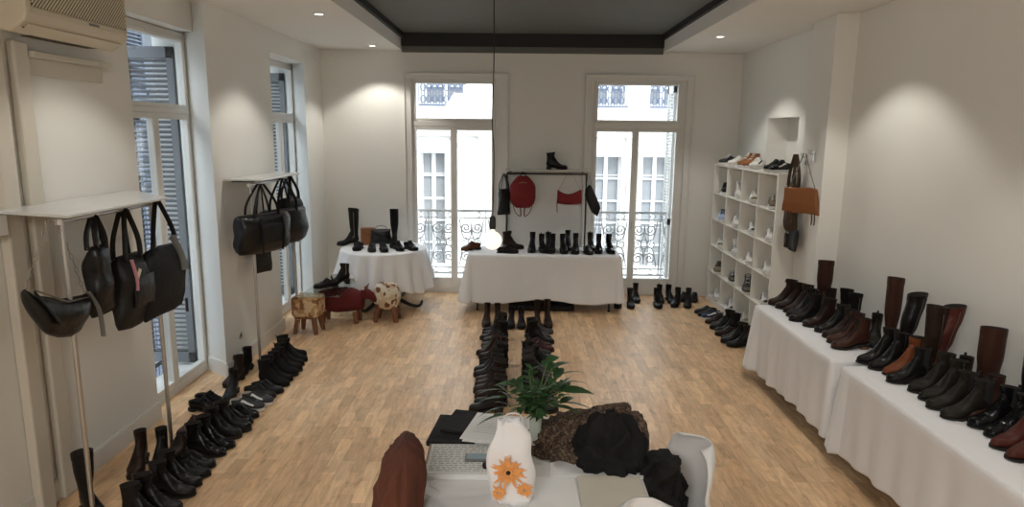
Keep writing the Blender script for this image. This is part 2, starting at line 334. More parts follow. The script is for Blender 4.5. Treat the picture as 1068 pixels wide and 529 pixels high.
# ------------------------------------------------------------------ air conditioner
def aircon():
    R_ = empty('air_conditioner', (XL, 4.1, 2.8), 0, 'cream wall-mounted air conditioner with slanted grille, top left', 'air conditioner')
    prof = [(0, .03), (.16, 0), (.25, .06), (.265, .10), (.265, .40), (.23, .44), (0, .44)]
    y0, y1 = -.42, .52
    m_ = MB(); n = len(prof); v = [(x, y0, z) for x, z in prof] + [(x, y1, z) for x, z in prof]
    m_.add(v, [tuple(range(n)), tuple(range(n, 2 * n))[::-1]] + [(i, (i + 1) % n, (i + 1) % n + n, i + n) for i in range(n)])
    m_.obj('body', 'acplastic', R_, bevel=.012, smooth=False)
    MB().bb(.262, .268, y0 + .04, y1 - .03, .135, .40).obj('grille_recess', 'acdark', R_, smooth=False)
    g = MB()
    k = y0 - .25
    while k < y1:
        a0 = max(k, y0 + .04); z0 = .135 + (a0 - k) * 1.0; a1 = min(k + .265, y1 - .03); z1 = .135 + (a1 - k) * 1.0
        if a1 > a0 + .01: g.tube([(.272, a0, z0), (.272, a1, z1)], .0062, 4)
        k += .0245
    tag(g.obj('grille', 'acplastic', R_, smooth=False), 'slanted cream grille bars')
    d = MB(); d.bb(.245, .27, y0 + .02, y1 - .03, .105, .128).obj('front_rail', 'acplastic', R_, bevel=.003, smooth=False)
    MB().box((.205, .05, .028), (.012, .86, .004), 0, 0, .59 - math.pi / 2 + math.pi / 2).bb(.06, .14, -.2, .38, .004, .008).obj('outlet_slot', 'acdark', R_, smooth=False)
    MB().box((.222, .05, .034), (.04, .84, .006), 0, 0, -.59).obj('outlet_flap', 'acplastic', R_, smooth=False)
    MB().bb(.268, .272, .10, .2, .108, .122).obj('badge', 'greyfab', R_, smooth=False)
    MB().tube(smooth3([(.08, -.43, .02), (.08, -.47, -.02), (.07, -.5, -.06), (.05, -.5, -.14)], 8), .03, 10).obj('drain_pipe', 'pipe', R_)
aircon()
# ------------------------------------------------------------------ outside
def facade_front():
    y = 18.0
    R_ = empty('apartment_building', (0, y, 0), 0, 'pale stone apartment building across the street behind the balconies', 'building')
    m_ = MB(); x0, x1, z0, z1 = -6.4, 11, -8, 9
    wins = [(-2.62, -1.95, -1.3, 1.75), (-5.6, -4.7, -1.3, 1.75), (1.95, 2.72, -1.3, 1.7), (3.28, 4.0, -1.3, 1.7), (5.6, 6.4, -1.3, 1.7)]
    tops = [(-2.5, -1.4, 3.05, 5.2), (1.95, 2.75, 3.05, 5.2), (3.4, 4.1, 3.05, 5.2), (-5.6, -4.6, 3.05, 5.2), (5.6, 6.4, 3.05, 5.2)]
    xs = sorted({x0, x1} | {q for w in wins + tops for q in w[:2]}); zs = sorted({z0, z1} | {q for w in wins + tops for q in w[2:]})
    for a, b_ in zip(xs[:-1], xs[1:]):
        for c_, d in zip(zs[:-1], zs[1:]):
            if any(w[0] <= a and b_ <= w[1] and w[2] <= c_ and d <= w[3] for w in wins + tops): continue
            m_.bb(a, b_, 0, .4, c_, d)
    for z in (-.9, -.2, .5, 1.2, 1.9): m_.bb(x0, x1, -.006, .0, z, z + .012)
    m_.obj('wall', 'stone', R_, smooth=False)
    MB().bb(x0, x1, -.35, 0, 2.62, 2.92).bb(x0, x1, -.2, 0, 2.50, 2.62).bb(x0, x1, -.12, 0, 2.18, 2.24).obj('cornice', 'stone', R_, smooth=False, bevel=.03)
    for px in (-1.62, -.9, 1.55, 3.0, 4.5, -3.2): MB().bb(px - .13, px + .13, -.12, 0, -4, 2.2).bb(px - .17, px + .17, -.16, 0, 2.0, 2.2).obj('pilaster', 'stone', R_, smooth=False, bevel=.02)
    for w in wins + tops:
        s_ = MB().bb(w[0] - .1, w[0], -.06, .05, w[2], w[3]).bb(w[1], w[1] + .1, -.06, .05, w[2], w[3]).bb(w[0] - .1, w[1] + .1, -.08, .05, w[3], w[3] + .14)
        o = s_.obj('window_surround', 'stone', R_, smooth=False)
        MB().bb(w[0], w[1], .22, .25, w[2], w[3]).obj('pane', 'fglass', o, smooth=False)
        n = 5; q = MB().bb((w[0] + w[1]) / 2 - .05, (w[0] + w[1]) / 2 + .05, .15, .22, w[2], w[3])
        for x in (w[0], w[1] - .05): q.bb(x, x + .05, .15, .22, w[2], w[3])
        for i in range(n + 1):
            z = w[2] + (w[3] - w[2]) * i / n; q.bb(w[0], w[1], .16, .22, z - .02, z + .02)
        q.obj('glazing_bars', 'shutterw', o, smooth=False)
    for x0_, x1_ in ((-2.6, -1.35), (1.9, 2.8), (3.35, 4.15)):
        g = MB(); 
        for zz in (2.95, 3.6): g.bb(x0_, x1_, -.34, -.30, zz, zz + .04)
        k = x0_
        while k <= x1_: g.bb(k, k + .018, -.33, -.31, 2.95, 3.6); k += .075
        k = x0_ + .05
        while k < x1_ - .1:
            for zz in (3.12, 3.42):
                g.tube([(k + .07 + .07 * math.cos(t), -.32, zz + .09 * math.sin(t)) for t in np.linspace(0, 6.28, 10)], .012, 4)
            k += .15
        g.obj('balcony_grille', MT['navyiron'], R_, smooth=False)
MT['navyiron'] = mat('dark_blue_iron', (.10, .13, .20), .6)
facade_front()
def facade_side():
    R_ = empty('neighbouring_building', (-6.5, 0, 0), 0, 'grey stone building with blue-grey louvred shutters beyond the left windows', 'building')
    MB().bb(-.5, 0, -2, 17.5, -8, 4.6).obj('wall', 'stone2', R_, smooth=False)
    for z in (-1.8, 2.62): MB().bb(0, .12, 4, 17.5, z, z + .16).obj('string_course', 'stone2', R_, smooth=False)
    for ya, yb, z0, z1 in ((10.9, 11.46, -2.2, 2.5), (11.50, 12.08, -2.2, 2.5), (11.0, 11.9, 2.85, 4.5), (15.6, 16.6, -2.2, 2.5), (16.8, 17.4, -1.6, 4.3)):
        m_ = MB().bb(0, .06, ya, ya + .06, z0, z1).bb(0, .06, yb - .06, yb, z0, z1).bb(0, .06, ya, yb, z0, z0 + .08).bb(0, .06, ya, yb, z1 - .08, z1)
        z = z0 + .1
        while z < z1 - .1:
            m_.box((.03, (ya + yb) / 2, z), (.05, yb - ya - .1, .012), 0, 0, .6); z += .062
        m_.obj('louvred_shutter', 'shutter', R_, smooth=False)
    for ya in (12.5, 14.0):
        for z0 in (-1.6, 2.9):
            o = MB().bb(0, .08, ya, ya + .9, z0, z0 + 2.9 if z0 < 0 else 4.4).obj('window_frame', 'shutter', R_, smooth=False)
            MB().bb(.08, .09, ya + .08, ya + .82, z0 + .08, (z0 + 2.8) if z0 < 0 else 4.3).obj('pane', 'dglass', o, smooth=False)
facade_side()
tag(MB().bb(-12, 14, YB + 1.6, 18, -6.2, -6).obj('street_pavement', 'stone2', smooth=False), kind='structure')
# balcony railings with scrollwork
def spiral(cx, cz, r0_, turns, a0, sgn=1, n=22):
    return [(cx + (r0_ * (1 - .8 * t)) * math.cos(a0 + sgn * turns * 2 * math.pi * t), 0, cz + (r0_ * (1 - .8 * t)) * math.sin(a0 + sgn * turns * 2 * math.pi * t)) for t in np.linspace(0, 1, n)]
def railing(x0, x1, label, y=9.86, z0=.20, z1=1.17):
    R_ = empty('balcony_railing', ((x0 + x1) / 2, y, 0), 0, label, 'railing', 'cast iron balcony railings')
    w = x1 - x0; m_ = MB().bb(-w / 2, w / 2, -.02, .02, z1 - .035, z1).obj('top_rail', 'railiron', R_, smooth=False)
    MB().bb(-w / 2, w / 2, -.012, .012, z0, z0 + .025).bb(-w / 2, w / 2, -.012, .012, z1 - .13, z1 - .115).bb(-w / 2, w / 2, -.012, .012, z0 + .1, z0 + .115).obj('lower_rail', 'railiron', R_, smooth=False)
    n = 4; pw = w / n; g = MB()
    for i in range(n + 1):
        x = -w / 2 + i * pw; g.bb(x - .009, x + .009, -.009, .009, 0.0 if i in (0, n) else z0, z1)
    for i in range(n):
        c_ = -w / 2 + (i + .5) * pw; h = z1 - z0 - .25; zc = z0 + .12 + h / 2
        for sx in (-1, 1):
            for sz in (-1, 1):
                a = spiral(c_ + sx * pw * .20, zc + sz * h * .30, pw * .20, 1.6, math.pi / 2 * (1 - sx * 1) if 0 else (0 if sx < 0 else math.pi), sz * sx)
                g.tube(a, .011, 4)
                g.tube(smooth3([(c_ + sx * pw * .42, 0, zc + sz * h * .48), (c_ + sx * pw * .30, 0, zc + sz * h * .12), (c_ + sx * pw * .06, 0, zc + sz * h * .08), (c_, 0, zc + sz * h * .4)], 9), .009, 4)
            g.tube(spiral(c_ + sx * pw * .24, zc, pw * .17, 1.4, math.pi / 2, sx), .008, 4)
        g.tube([(c_ + .05 * math.cos(t), 0, zc + .07 * math.sin(t)) for t in np.linspace(0, 6.28, 10)], .009, 4)
        for k in range(2):
            for zz in (z0 + .06, z1 - .075): g.tube([(c_ + (k - .5) * pw * .5 + .035 * math.cos(t), 0, zz + .033 * math.sin(t)) for t in np.linspace(0, 6.28, 8)], .006, 4)
    g.obj('scrollwork', 'railiron', R_, smooth=False)
railing(-1.75, -.05, 'ornate scrolled balcony railing outside the left French window of the back wall')
railing(.75, 2.55, 'ornate scrolled balcony railing outside the right French window of the back wall')
for nm, a, b_ in (('trim_3', -2.0, .15), ('trim_4', .55, 2.8)): struct(nm, MB().bb(a, b_, YB + .25, YB + .62, -.12, 0), 'stone', smooth=False)
def shutter(loc, rz, w, h, z0, label, m='shutterw'):
    R_ = empty('louvred_shutter', loc, rz, label, 'shutter')
    MB().bb(0, .06, -.02, .02, z0, h).bb(w - .06, w, -.02, .02, z0, h).bb(0, w, -.02, .02, z0, z0 + .1).bb(0, w, -.02, .02, h - .1, h).bb(0, w, -.02, .02, 1.0, 1.09).obj('shutter_frame', m, R_, smooth=False)
    g = MB(); z = z0 + .12
    while z < h - .12: g.box((w / 2, 0, z), (w - .12, .036, .008), 0, .6); z += .045
    g.obj('slats', m, R_, smooth=False)
shutter((2.185, YB + .20, 0), math.radians(90), .42, 2.97, .05, 'white louvred shutter folded open outside right French window')
shutter((-3.10, 6.185, 0), math.pi, .46, 3.02, .08, 'grey louvred shutter folded open outside the near left window', 'shutter2')
shutter((-3.06, 8.945, 0), math.pi, .46, 3.02, .08, 'grey louvred shutter folded open outside the far left window', 'shutter2')
tag(MB().bb(-3.36, -3.33, 5.00, 6.16, .95, .98).bb(-3.36, -3.33, 5.00, 6.16, .12, .14).bb(-3.352, -3.338, 5.0, 5.012, .1, .97).obj('guard_rail', 'iron', smooth=False), 'thin dark guard rail outside the near left window', 'rail')
# ------------------------------------------------------------------ ceiling spots
def spot(x, y, on=True, first=[None]):
    where = {(-1.9, 6.6): 'in left ceiling border, nearer the camera', (-1.9, 8.95): 'in left ceiling border near the back wall', (2.24, 7.85): 'in right ceiling border', (-1.9, 4.2): 'above the near left clothes rack', (2.24, 5.4): 'above the right-hand tables', (2.24, 2.9): 'above the table nearest the camera'}.get((x, y))
    R_ = empty('ceiling_spotlight', (x, y, ZC), 0, 'small round recessed spotlight ' + where, 'ceiling light', 'recessed ceiling spotlights')
    MB().lathe([(.052, 0.0), (.055, -.006), (.044, -.008), (.038, 0.0)], n=20).obj('trim_ring', 'white', R_)
    MB().lathe([(.0005, -.003), (.036, -.003), (.036, -.001), (.0005, -.001)], n=16).obj('lens', 'spotglow', R_)
    d = bpy.data.lights.new('spot_beam', 'SPOT'); d.energy = SPOT; d.spot_size = math.radians(105); d.spot_blend = .35; d.shadow_soft_size = .04; d.color = (1, .955, .88)
    o = bpy.data.objects.new('spot_beam', d); COL.objects.link(o); o.parent = R_; o.location = (0, 0, -.02)
for x, y in ((-1.9, 6.6), (-1.9, 8.95), (2.24, 7.85), (-1.9, 4.2), (2.24, 5.4), (2.24, 2.9)): spot(x, y)
# ------------------------------------------------------------------ tables with cloths
def rect_path(x0, x1, y0, y1, rad, n):
    """n points evenly along a rounded rectangle, counter-clockwise, with outward normals."""
    segs = []; P = []
    cs = [((x1 - rad, y0 + rad), -90), ((x1 - rad, y1 - rad), 0), ((x0 + rad, y1 - rad), 90), ((x0 + rad, y0 + rad), 180)]
    for (cx, cy), a in cs:
        for k in range(6):
            t = math.radians(a + 90 * k / 5); P.append((cx + rad * math.cos(t), cy + rad * math.sin(t)))
    P.append(P[0]); D = [0]
    for a, b_ in zip(P[:-1], P[1:]): D.append(D[-1] + math.dist(a, b_))
    out = []
    for k in range(n):
        s_ = D[-1] * k / n; i = max(j for j in range(len(D)) if D[j] <= s_ + 1e-9); i = min(i, len(P) - 2)
        t = (s_ - D[i]) / max(D[i + 1] - D[i], 1e-9); p = (P[i][0] + (P[i + 1][0] - P[i][0]) * t, P[i][1] + (P[i + 1][1] - P[i][1]) * t)
        out.append((p, s_))
    res = []
    for k in range(n):
        a = out[k - 1][0]; b_ = out[(k + 1) % n][0]; dx, dy = b_[0] - a[0], b_[1] - a[1]; L_ = math.hypot(dx, dy) or 1
        res.append((out[k][0], (dy / L_, -dx / L_), out[k][1]))
    return res
def cloth(path, z, hem, flare, seed, loc=(0, 0, 0), rz=0, folds=.022, wl=.17, corner=None, inner=None):
    """hem(s, p) -> z of the hem ; flare -> outward push at the hem"""
    m_ = MB(); n = len(path); rings = []; rr = random.Random(seed); ph = [rr.random() * 6.28 for _ in range(4)]
    cx = sum(p[0][0] for p in path) / n; cy = sum(p[0][1] for p in path) / n
    for q in (.0, .6, .97): rings.append([(cx + (p[0] - cx) * q, cy + (p[1] - cy) * q, z) if q else (cx + (p[0] - cx) * .02, cy + (p[1] - cy) * .02, z) for p, nn, s_ in path])
    rings.append([(p[0], p[1], z - .001) for p, nn, s_ in path])
    for t in (.03, .1, .22, .38, .55, .72, .87, .97, 1):
        ring = []
        for p, nn, s_ in path:
            hz = hem(p); fo = (math.sin(s_ / wl * 6.28 + ph[0] + .8 * math.sin(s_ * 2.1 + ph[2])) + .6 * math.sin(s_ / wl * 3.7 + ph[1])) * folds * min(1, t * 1.3)
            cf = corner(p) if corner else 0
            o_ = .007 + flare * t + fo * .8 + abs(folds) * t * .8 + cf * t
            ring.append((p[0] + nn[0] * o_, p[1] + nn[1] * o_, z - .006 - (z - hz) * t))
        rings.append(ring)
    m_.loft(rings, cap0=True, cap1=False); o = m_.obj('tablecloth', 'cloth', loc=loc, solid=.004, angle=180); o.rotation_euler = (0, 0, rz); return o
def folding_table(x0, x1, y0, y1, z, label, rz=0, loc=(0, 0, 0)):
    R_ = empty('folding_table', ((x0 + x1) / 2, (y0 + y1) / 2, 0), rz, label, 'table')
    w, d = x1 - x0, y1 - y0
    MB().box((0, 0, z - .02), (w - .02, d - .02, .035)).obj('tabletop', 'white', R_, bevel=.006, smooth=False)
    for sx in (-1, 1):
        for sy in (-1, 1):
            MB().tube(smooth3([(sx * (w / 2 - .10), sy * (d / 2 - .12), z - .04), (sx * (w / 2 - .10), sy * (d / 2 - .07), .3), (sx * (w / 2 - .10), sy * (d / 2 - .06), .012)], 6), .0125, 8).lathe([(.016, 0), (.018, .02), (.014, .03)], (sx * (w / 2 - .10), sy * (d / 2 - .06), 0), 10).obj('leg', 'iron', R_)
    if w > d:
        for sx in (-1, 1): MB().cyl((sx * (w / 2 - .10), -d / 2 + .08, .28), (sx * (w / 2 - .10), d / 2 - .08, .28), .01, 8).obj('crossbar', 'iron', R_)
    else:
        for sy in (-1, 1): MB().cyl((-w / 2 + .10, sy * (d / 2 - .085), .28), (w / 2 - .10, sy * (d / 2 - .085), .28), .01, 8).obj('crossbar', 'iron', R_)
    return R_
ZB, ZR, ZT = .75, .775, .70          # tops of back table, round table, right tables
folding_table(-.62, 1.30, 8.46, 9.10, ZB - .006, 'white folding table under the cloth between the two French windows')
o = cloth(rect_path(-.64, 1.32, 8.44, 9.12, .015, 260), ZB, lambda p: .15 + .03 * math.sin(p[0] * 5), .01, 3, folds=.010, wl=.31, corner=lambda p: .12 if (p[0] < -.60 and p[1] < 8.6) else (.05 if p[0] < -.6 or p[0] > 1.28 else 0))
tag(o, 'white tablecloth on long table between the two French windows', 'tablecloth')
# right tables
folding_table(2.30, 2.96, 4.72, 6.20, ZT - .006, 'folding table under cloth along right wall, beside the cube shelf')
o = cloth(rect_path(2.28, 2.98, 4.665, 6.25, .015, 260), ZT, lambda p: .12 + .02 * math.sin(p[1] * 4), .0, 5, folds=.016, wl=.22, corner=lambda p: .07 if (p[1] > 6.1 and p[0] < 2.4) else 0)
tag(o, 'white tablecloth on right-hand table nearer the cube shelf', 'tablecloth')
folding_table(2.32, 2.98, 2.42, 4.48, ZT - .006, 'folding table under cloth along right wall, nearest the camera')
o = cloth(rect_path(2.30, 2.99, 2.36, 4.54, .015, 300), ZT + .002, lambda p: .10 + .10 * max(0, min(1, (4.3 - p[1]) / 1.2)), .0, 8, folds=.014, wl=.25, corner=lambda p: .07 if p[1] > 4.42 and p[0] < 2.5 else 0)
tag(o, 'white tablecloth on right-hand table nearest the camera', 'tablecloth')
# round table
RX, RY, RR = -1.78, 8.76, .55
def circ_path(cx, cy, rad, n):
    return [((cx + rad * math.cos(2 * math.pi * k / n), cy + rad * math.sin(2 * math.pi * k / n)), (math.cos(2 * math.pi * k / n), math.sin(2 * math.pi * k / n)), rad * 2 * math.pi * k / n) for k in range(n)]
o = cloth(circ_path(RX, RY, RR, 220), ZR, lambda p: .30 + .05 * math.sin(math.atan2(p[1] - RY, p[0] - RX) * 4 + .6), .03, 11, folds=.055, wl=.20)
tag(o, 'white cloth draped in folds over the round table in the corner', 'tablecloth')
t = empty('pedestal_table', (RX, RY, 0), 0, 'round pedestal table with curved dark feet under white cloth in corner', 'table')
MB().lathe([(.001, ZR - .03), (RR - .01, ZR - .03), (RR - .01, ZR - .007), (.001, ZR - .007)], n=48).obj('tabletop', 'wood', t)
MB().lathe([(.05, .16), (.06, .2), (.035, .28), (.03, .5), (.05, .6), (.10, ZR - .03)], n=20).obj('pedestal', 'wood', t)
for a in (-20, 70, 160, 250):
    ca, sa = math.cos(math.radians(a)), math.sin(math.radians(a))
    MB().tube([(ca * q, sa * q, z) for q, z in smooth3([(.02, .20, 0), (.16, .12, 0), (.34, .05, 0), (.47, .025, 0), (.54, .05, 0), (.565, .11, 0)], 16) for q, z in [(q, z)]] if 0 else [(ca * p[0], sa * p[0], p[1]) for p in smooth3([(.02, .20, 0), (.16, .12, 0), (.34, .05, 0), (.47, .025, 0), (.54, .05, 0), (.565, .11, 0)], 16)], [.03 - .0009 * k for k in range(16)], 8).obj('foot', 'iron', t)
# ------------------------------------------------------------------ cube shelf
SX, SY0, SY1 = 2.68, 6.99, 9.27
rows_z = [.08, .45, .80, 1.16, 1.52, 1.885]
def shelf():
    R_ = empty('cube_shelf', (SX + .125, (SY0 + SY1) / 2, 0), 0, 'white open cube shelf of four columns holding sneakers, by right wall', 'shelf')
    w = SY1 - SY0; cw = w / 4
    for s_ in (-1, 1): MB().bb(-.125, .125, s_ * w / 2 - .016, s_ * w / 2 + .016, .0, 1.90).obj('side_panel', 'white', R_, bevel=.002, smooth=False)
    for z in rows_z[:1]: MB().bb(-.12, .125, -w / 2, w / 2, z - .025, z).obj('bottom_panel', 'white', R_, smooth=False)
    MB().bb(-.115, -.095, -w / 2, w / 2, 0, .06).obj('plinth', 'white', R_, smooth=False)
    MB().bb(-.128, .125, -w / 2 - .02, w / 2 + .02, 1.885, 1.91).obj('top_panel', 'white', R_, bevel=.002, smooth=False)
    for z in rows_z[1:-1]: MB().bb(-.122, .12, -w / 2, w / 2, z - .016, z).obj('shelf_board', 'white', R_, bevel=.002, smooth=False)
    for k in (1, 2, 3): MB().bb(-.12, .12, -w / 2 + k * cw - .009, -w / 2 + k * cw + .009, .06, 1.885).obj('divider', 'white', R_, bevel=.002, smooth=False)
    MB().bb(.118, .124, -w / 2, w / 2, .06, 1.89).obj('back_panel', 'white', R_, smooth=False)
shelf()
# ------------------------------------------------------------------ footwear
S01 = lambda t: 0 if t < 0 else 1 if t > 1 else t * t * (3 - 2 * t)
class Shoe:
    """Toe along +X, heel at x=0, sole on z=0. Rings fan from the toe round the instep to the shaft."""
    N = 18
    def __init__(s, kind, shaft=.2, heel=.0, low=False, wide=1, soleT=.016, lean=0, toe='round', slouch=0):
        s.heel = heel; s.t = soleT; s.kind = kind
        tw = {'round': 1, 'point': .72, 'chunky': 1.12}[toe]
        b = soleT - .002
        K = [((.286, b + .022), (.286, b + .008), .010 * tw, 2.2), ((.272, b + .040), (.275, b), .030 * tw, 2.4), ((.245, b + .048), (.248, b), .045 * tw, 2.6),
             ((.205, b + .056), (.205, b), .050, 2.6), ((.168, b + .074), (.158, b), .046, 2.5)]
        if low:
            K += [((.138, b + .098), (.105, b), .039, 2.4), ((.118, b + .098), (.050, b), .035, 2.3), ((.105, b + .088), (.010, b + .006), .033, 2.2),
                  ((.100, b + .080), (-.004, b + .034), .031, 2.2), ((.098, b + .074), (.000, b + .062), .030, 2.2)]
        else:
            K += [((.140, b + .100), (.105, b), .038, 2.4), ((.122, b + .118), (.048, b), .034, 2.3), ((.112, b + .130), (.006, b + .010), .032, 2.2),
                  ((.106, b + .142), (-.006, b + .045), .031 * wide, 2.1), ((.102, b + .155), (.002, b + .095), .033 * wide ** 1.3, 2.05)]
            top = shaft; n = max(2, int((top - .16) / .04))
            for i in range(1, n + 1):
                q = i / n; z = .16 + (top - .16) * q; calf = (math.sin(min(1, (z - .14) / .26) * math.pi / 2)) * .014
                x1 = .104 + .010 * q * min(1, top / .3) + calf * .6; x0 = .002 - .004 * q - calf
                dz = .012 if i == n else 0
                K.append(((x1, z + dz * .5), (x0, z - dz), (.034 + (.002 if top < .3 else .010) * min(1, (z - .16) / .1)) * wide + (calf * .5 if top > .3 and wide == 1 else 0), 2.0))
        s.K = K; flat = [(k[0][0], k[0][1], k[1][0], k[1][1], k[2], k[3]) for k in K]
        M_ = 9 + len(K) + (8 if not low else 3); s.R = cat_rom(flat, M_ * 2 if False else M_ + 6); s.lean = lean; s.slouch = slouch; s.shaft = shaft
    def lift(s, x, z):
        return s.heel * max(S01((.205 - x) / .13), S01((z - .09) / .05))
    def P(s, k, a, off=0):
        k = max(0, min(len(s.R) - 1, k)); i = int(k); fr = k - i
        R_ = s.R[i] * (1 - fr) + s.R[min(i + 1, len(s.R) - 1)] * fr
        Tx, Tz, Bx, Bz, w, e = R_
        c, s_ = math.cos(a), math.sin(a); su = math.copysign(abs(c) ** (2 / e), c); sv = math.copysign(abs(s_) ** (2 / e), s_)
        L_ = math.hypot(Tx - Bx, Tz - Bz) / 2; ux, uz = (Tx - Bx) / 2 / L_, (Tz - Bz) / 2 / L_
        wv = w * 1.1 * (1 - (.22 * max(su, 0) if Tz < .15 else .08 * max(su, 0)))
        x = (Tx + Bx) / 2 + ux * su * (L_ + off); z = (Tz + Bz) / 2 + uz * su * (L_ + off); y = sv * (wv + off)
        if z > .16: 
            d = (z - .16); x += s.lean * d + s.slouch * .012 * math.sin(d * 34); y += s.slouch * .008 * math.sin(d * 27 + 1)
        return (x, y, z + s.lift(x, z))
    def upper(s):
        m_ = MB(); N = s.N; m_.loft([[s.P(k, 2 * math.pi * i / N) for i in range(N)] for k in range(len(s.R))], cap0=True, cap1=False); return m_
    def inner(s):
        N = s.N; last = len(s.R) - 1; T = [Vector(s.P(last, 2 * math.pi * i / N)) for i in range(N)]; C_ = sum(T, Vector()) / N
        rings = [T, [C_ + (p - C_) * .88 for p in T]]
        for q, dz in ((.84, -.03), (.78, -.06)): rings.append([C_ + (p - C_) * q + Vector((0, 0, dz)) for p in T])
        return MB().loft(rings, cap0=False, cap1=True)
    def sole(s, grow=.003, thick=None, platform=0):
        thick = thick or s.t; st = [(-.006, .012), (.0, .022), (.012, .030), (.03, .033), (.06, .033), (.095, .031), (.125, .034), (.16, .042), (.195, .048), (.225, .048), (.25, .043), (.268, .034), (.28, .022), (.287, .010)]
        tw = max(.8, s.R[3][4] / .045) if s.K[2][2] > .04 else .86
        rings = []
        for x, w in st:
            w = w * 1.1 * (tw if x > .2 else 1) + grow; l = s.lift(x, 0); sp = .006 * S01((x - .23) / .06)
            rings.append([(x, -w, l + thick), (x, w, l + thick), (x, w * .97, l + sp + .0005), (x, -w * .97, l + sp + .0005)])
        return MB().loft(rings)
    def heelblock(s, narrow=.8):
        h = s.heel + .003; rings = []
        for x, w in ((-.006, .014), (.0, .024), (.012, .031), (.035, .034), (.062, .033), (.066, .030)):
            rings.append([(x, -w, h), (x, w, h), (x * narrow + .004, w * (narrow + .1), .0), (x * narrow + .004, -w * (narrow + .1), .0)])
        return MB().loft(rings)
    def laces(s, k0, k1, n, a=.42, rad=.0022):
        m_ = MB()
        for i in range(n):
            ka = k0 + (k1 - k0) * i / (n - 1); kb = ka + (k1 - k0) / n * .7
            for sg in (1, -1):
                m_.tube([s.P(ka, sg * a, .002), s.P((ka + kb) / 2, 0, .006), s.P(kb, -sg * a, .002)], rad, 4)
        k = k1 + .3
        for sg in (1, -1): m_.tube([s.P(k, 0, .006), s.P(k - .5, sg * .5, .012), s.P(k + .5, sg * .8, .008), s.P(k, 0, .006)], rad, 4)
        return m_
    def patchm(s, k0, k1, a0, a1, off=.0012, nk=6, na=5, both=True):
        m_ = MB()
        for sg in ((1, -1) if both else (1,)):
            v = [s.P(k0 + (k1 - k0) * i / nk, sg * (a0 + (a1 - a0) * j / na), off) for i in range(nk + 1) for j in range(na + 1)]
            m_.add(v, [(i * (na + 1) + j, i * (na + 1) + j + 1, (i + 1) * (na + 1) + j + 1, (i + 1) * (na + 1) + j) for i in range(nk) for j in range(na)])
        return m_
PROTO = {}
NAMES = {'chelsea': ('chelsea_boot', 'chelsea boot', 'boot'), 'lace': ('lace_up_boot', 'lace-up boot', 'boot'), 'zip': ('heeled_boot', 'heeled ankle boot', 'boot'), 'slim': ('tall_boot', 'slim knee-high boot', 'boot'), 'mid': ('mid_calf_boot', 'mid-calf boot', 'boot'), 'tall': ('tall_boot', 'tall boot', 'boot'),
         'knee': ('tall_boot', 'knee-high boot', 'boot'), 'lean': ('tall_boot', 'leaning knee-high boot', 'boot'), 'wide': ('tall_boot', 'wide knee-high boot', 'boot'), 'derby': ('lace_up_shoe', 'low lace-up shoe', 'shoe'), 'sneaker': ('sneaker', 'sneaker', 'shoe'), 'slip': ('slip_on_shoe', 'flat slip-on shoe', 'shoe'),
         'combat': ('combat_boot', 'chunky laced boot', 'boot'), 'high': ('high_top_sneaker', 'high-top sneaker', 'shoe')}
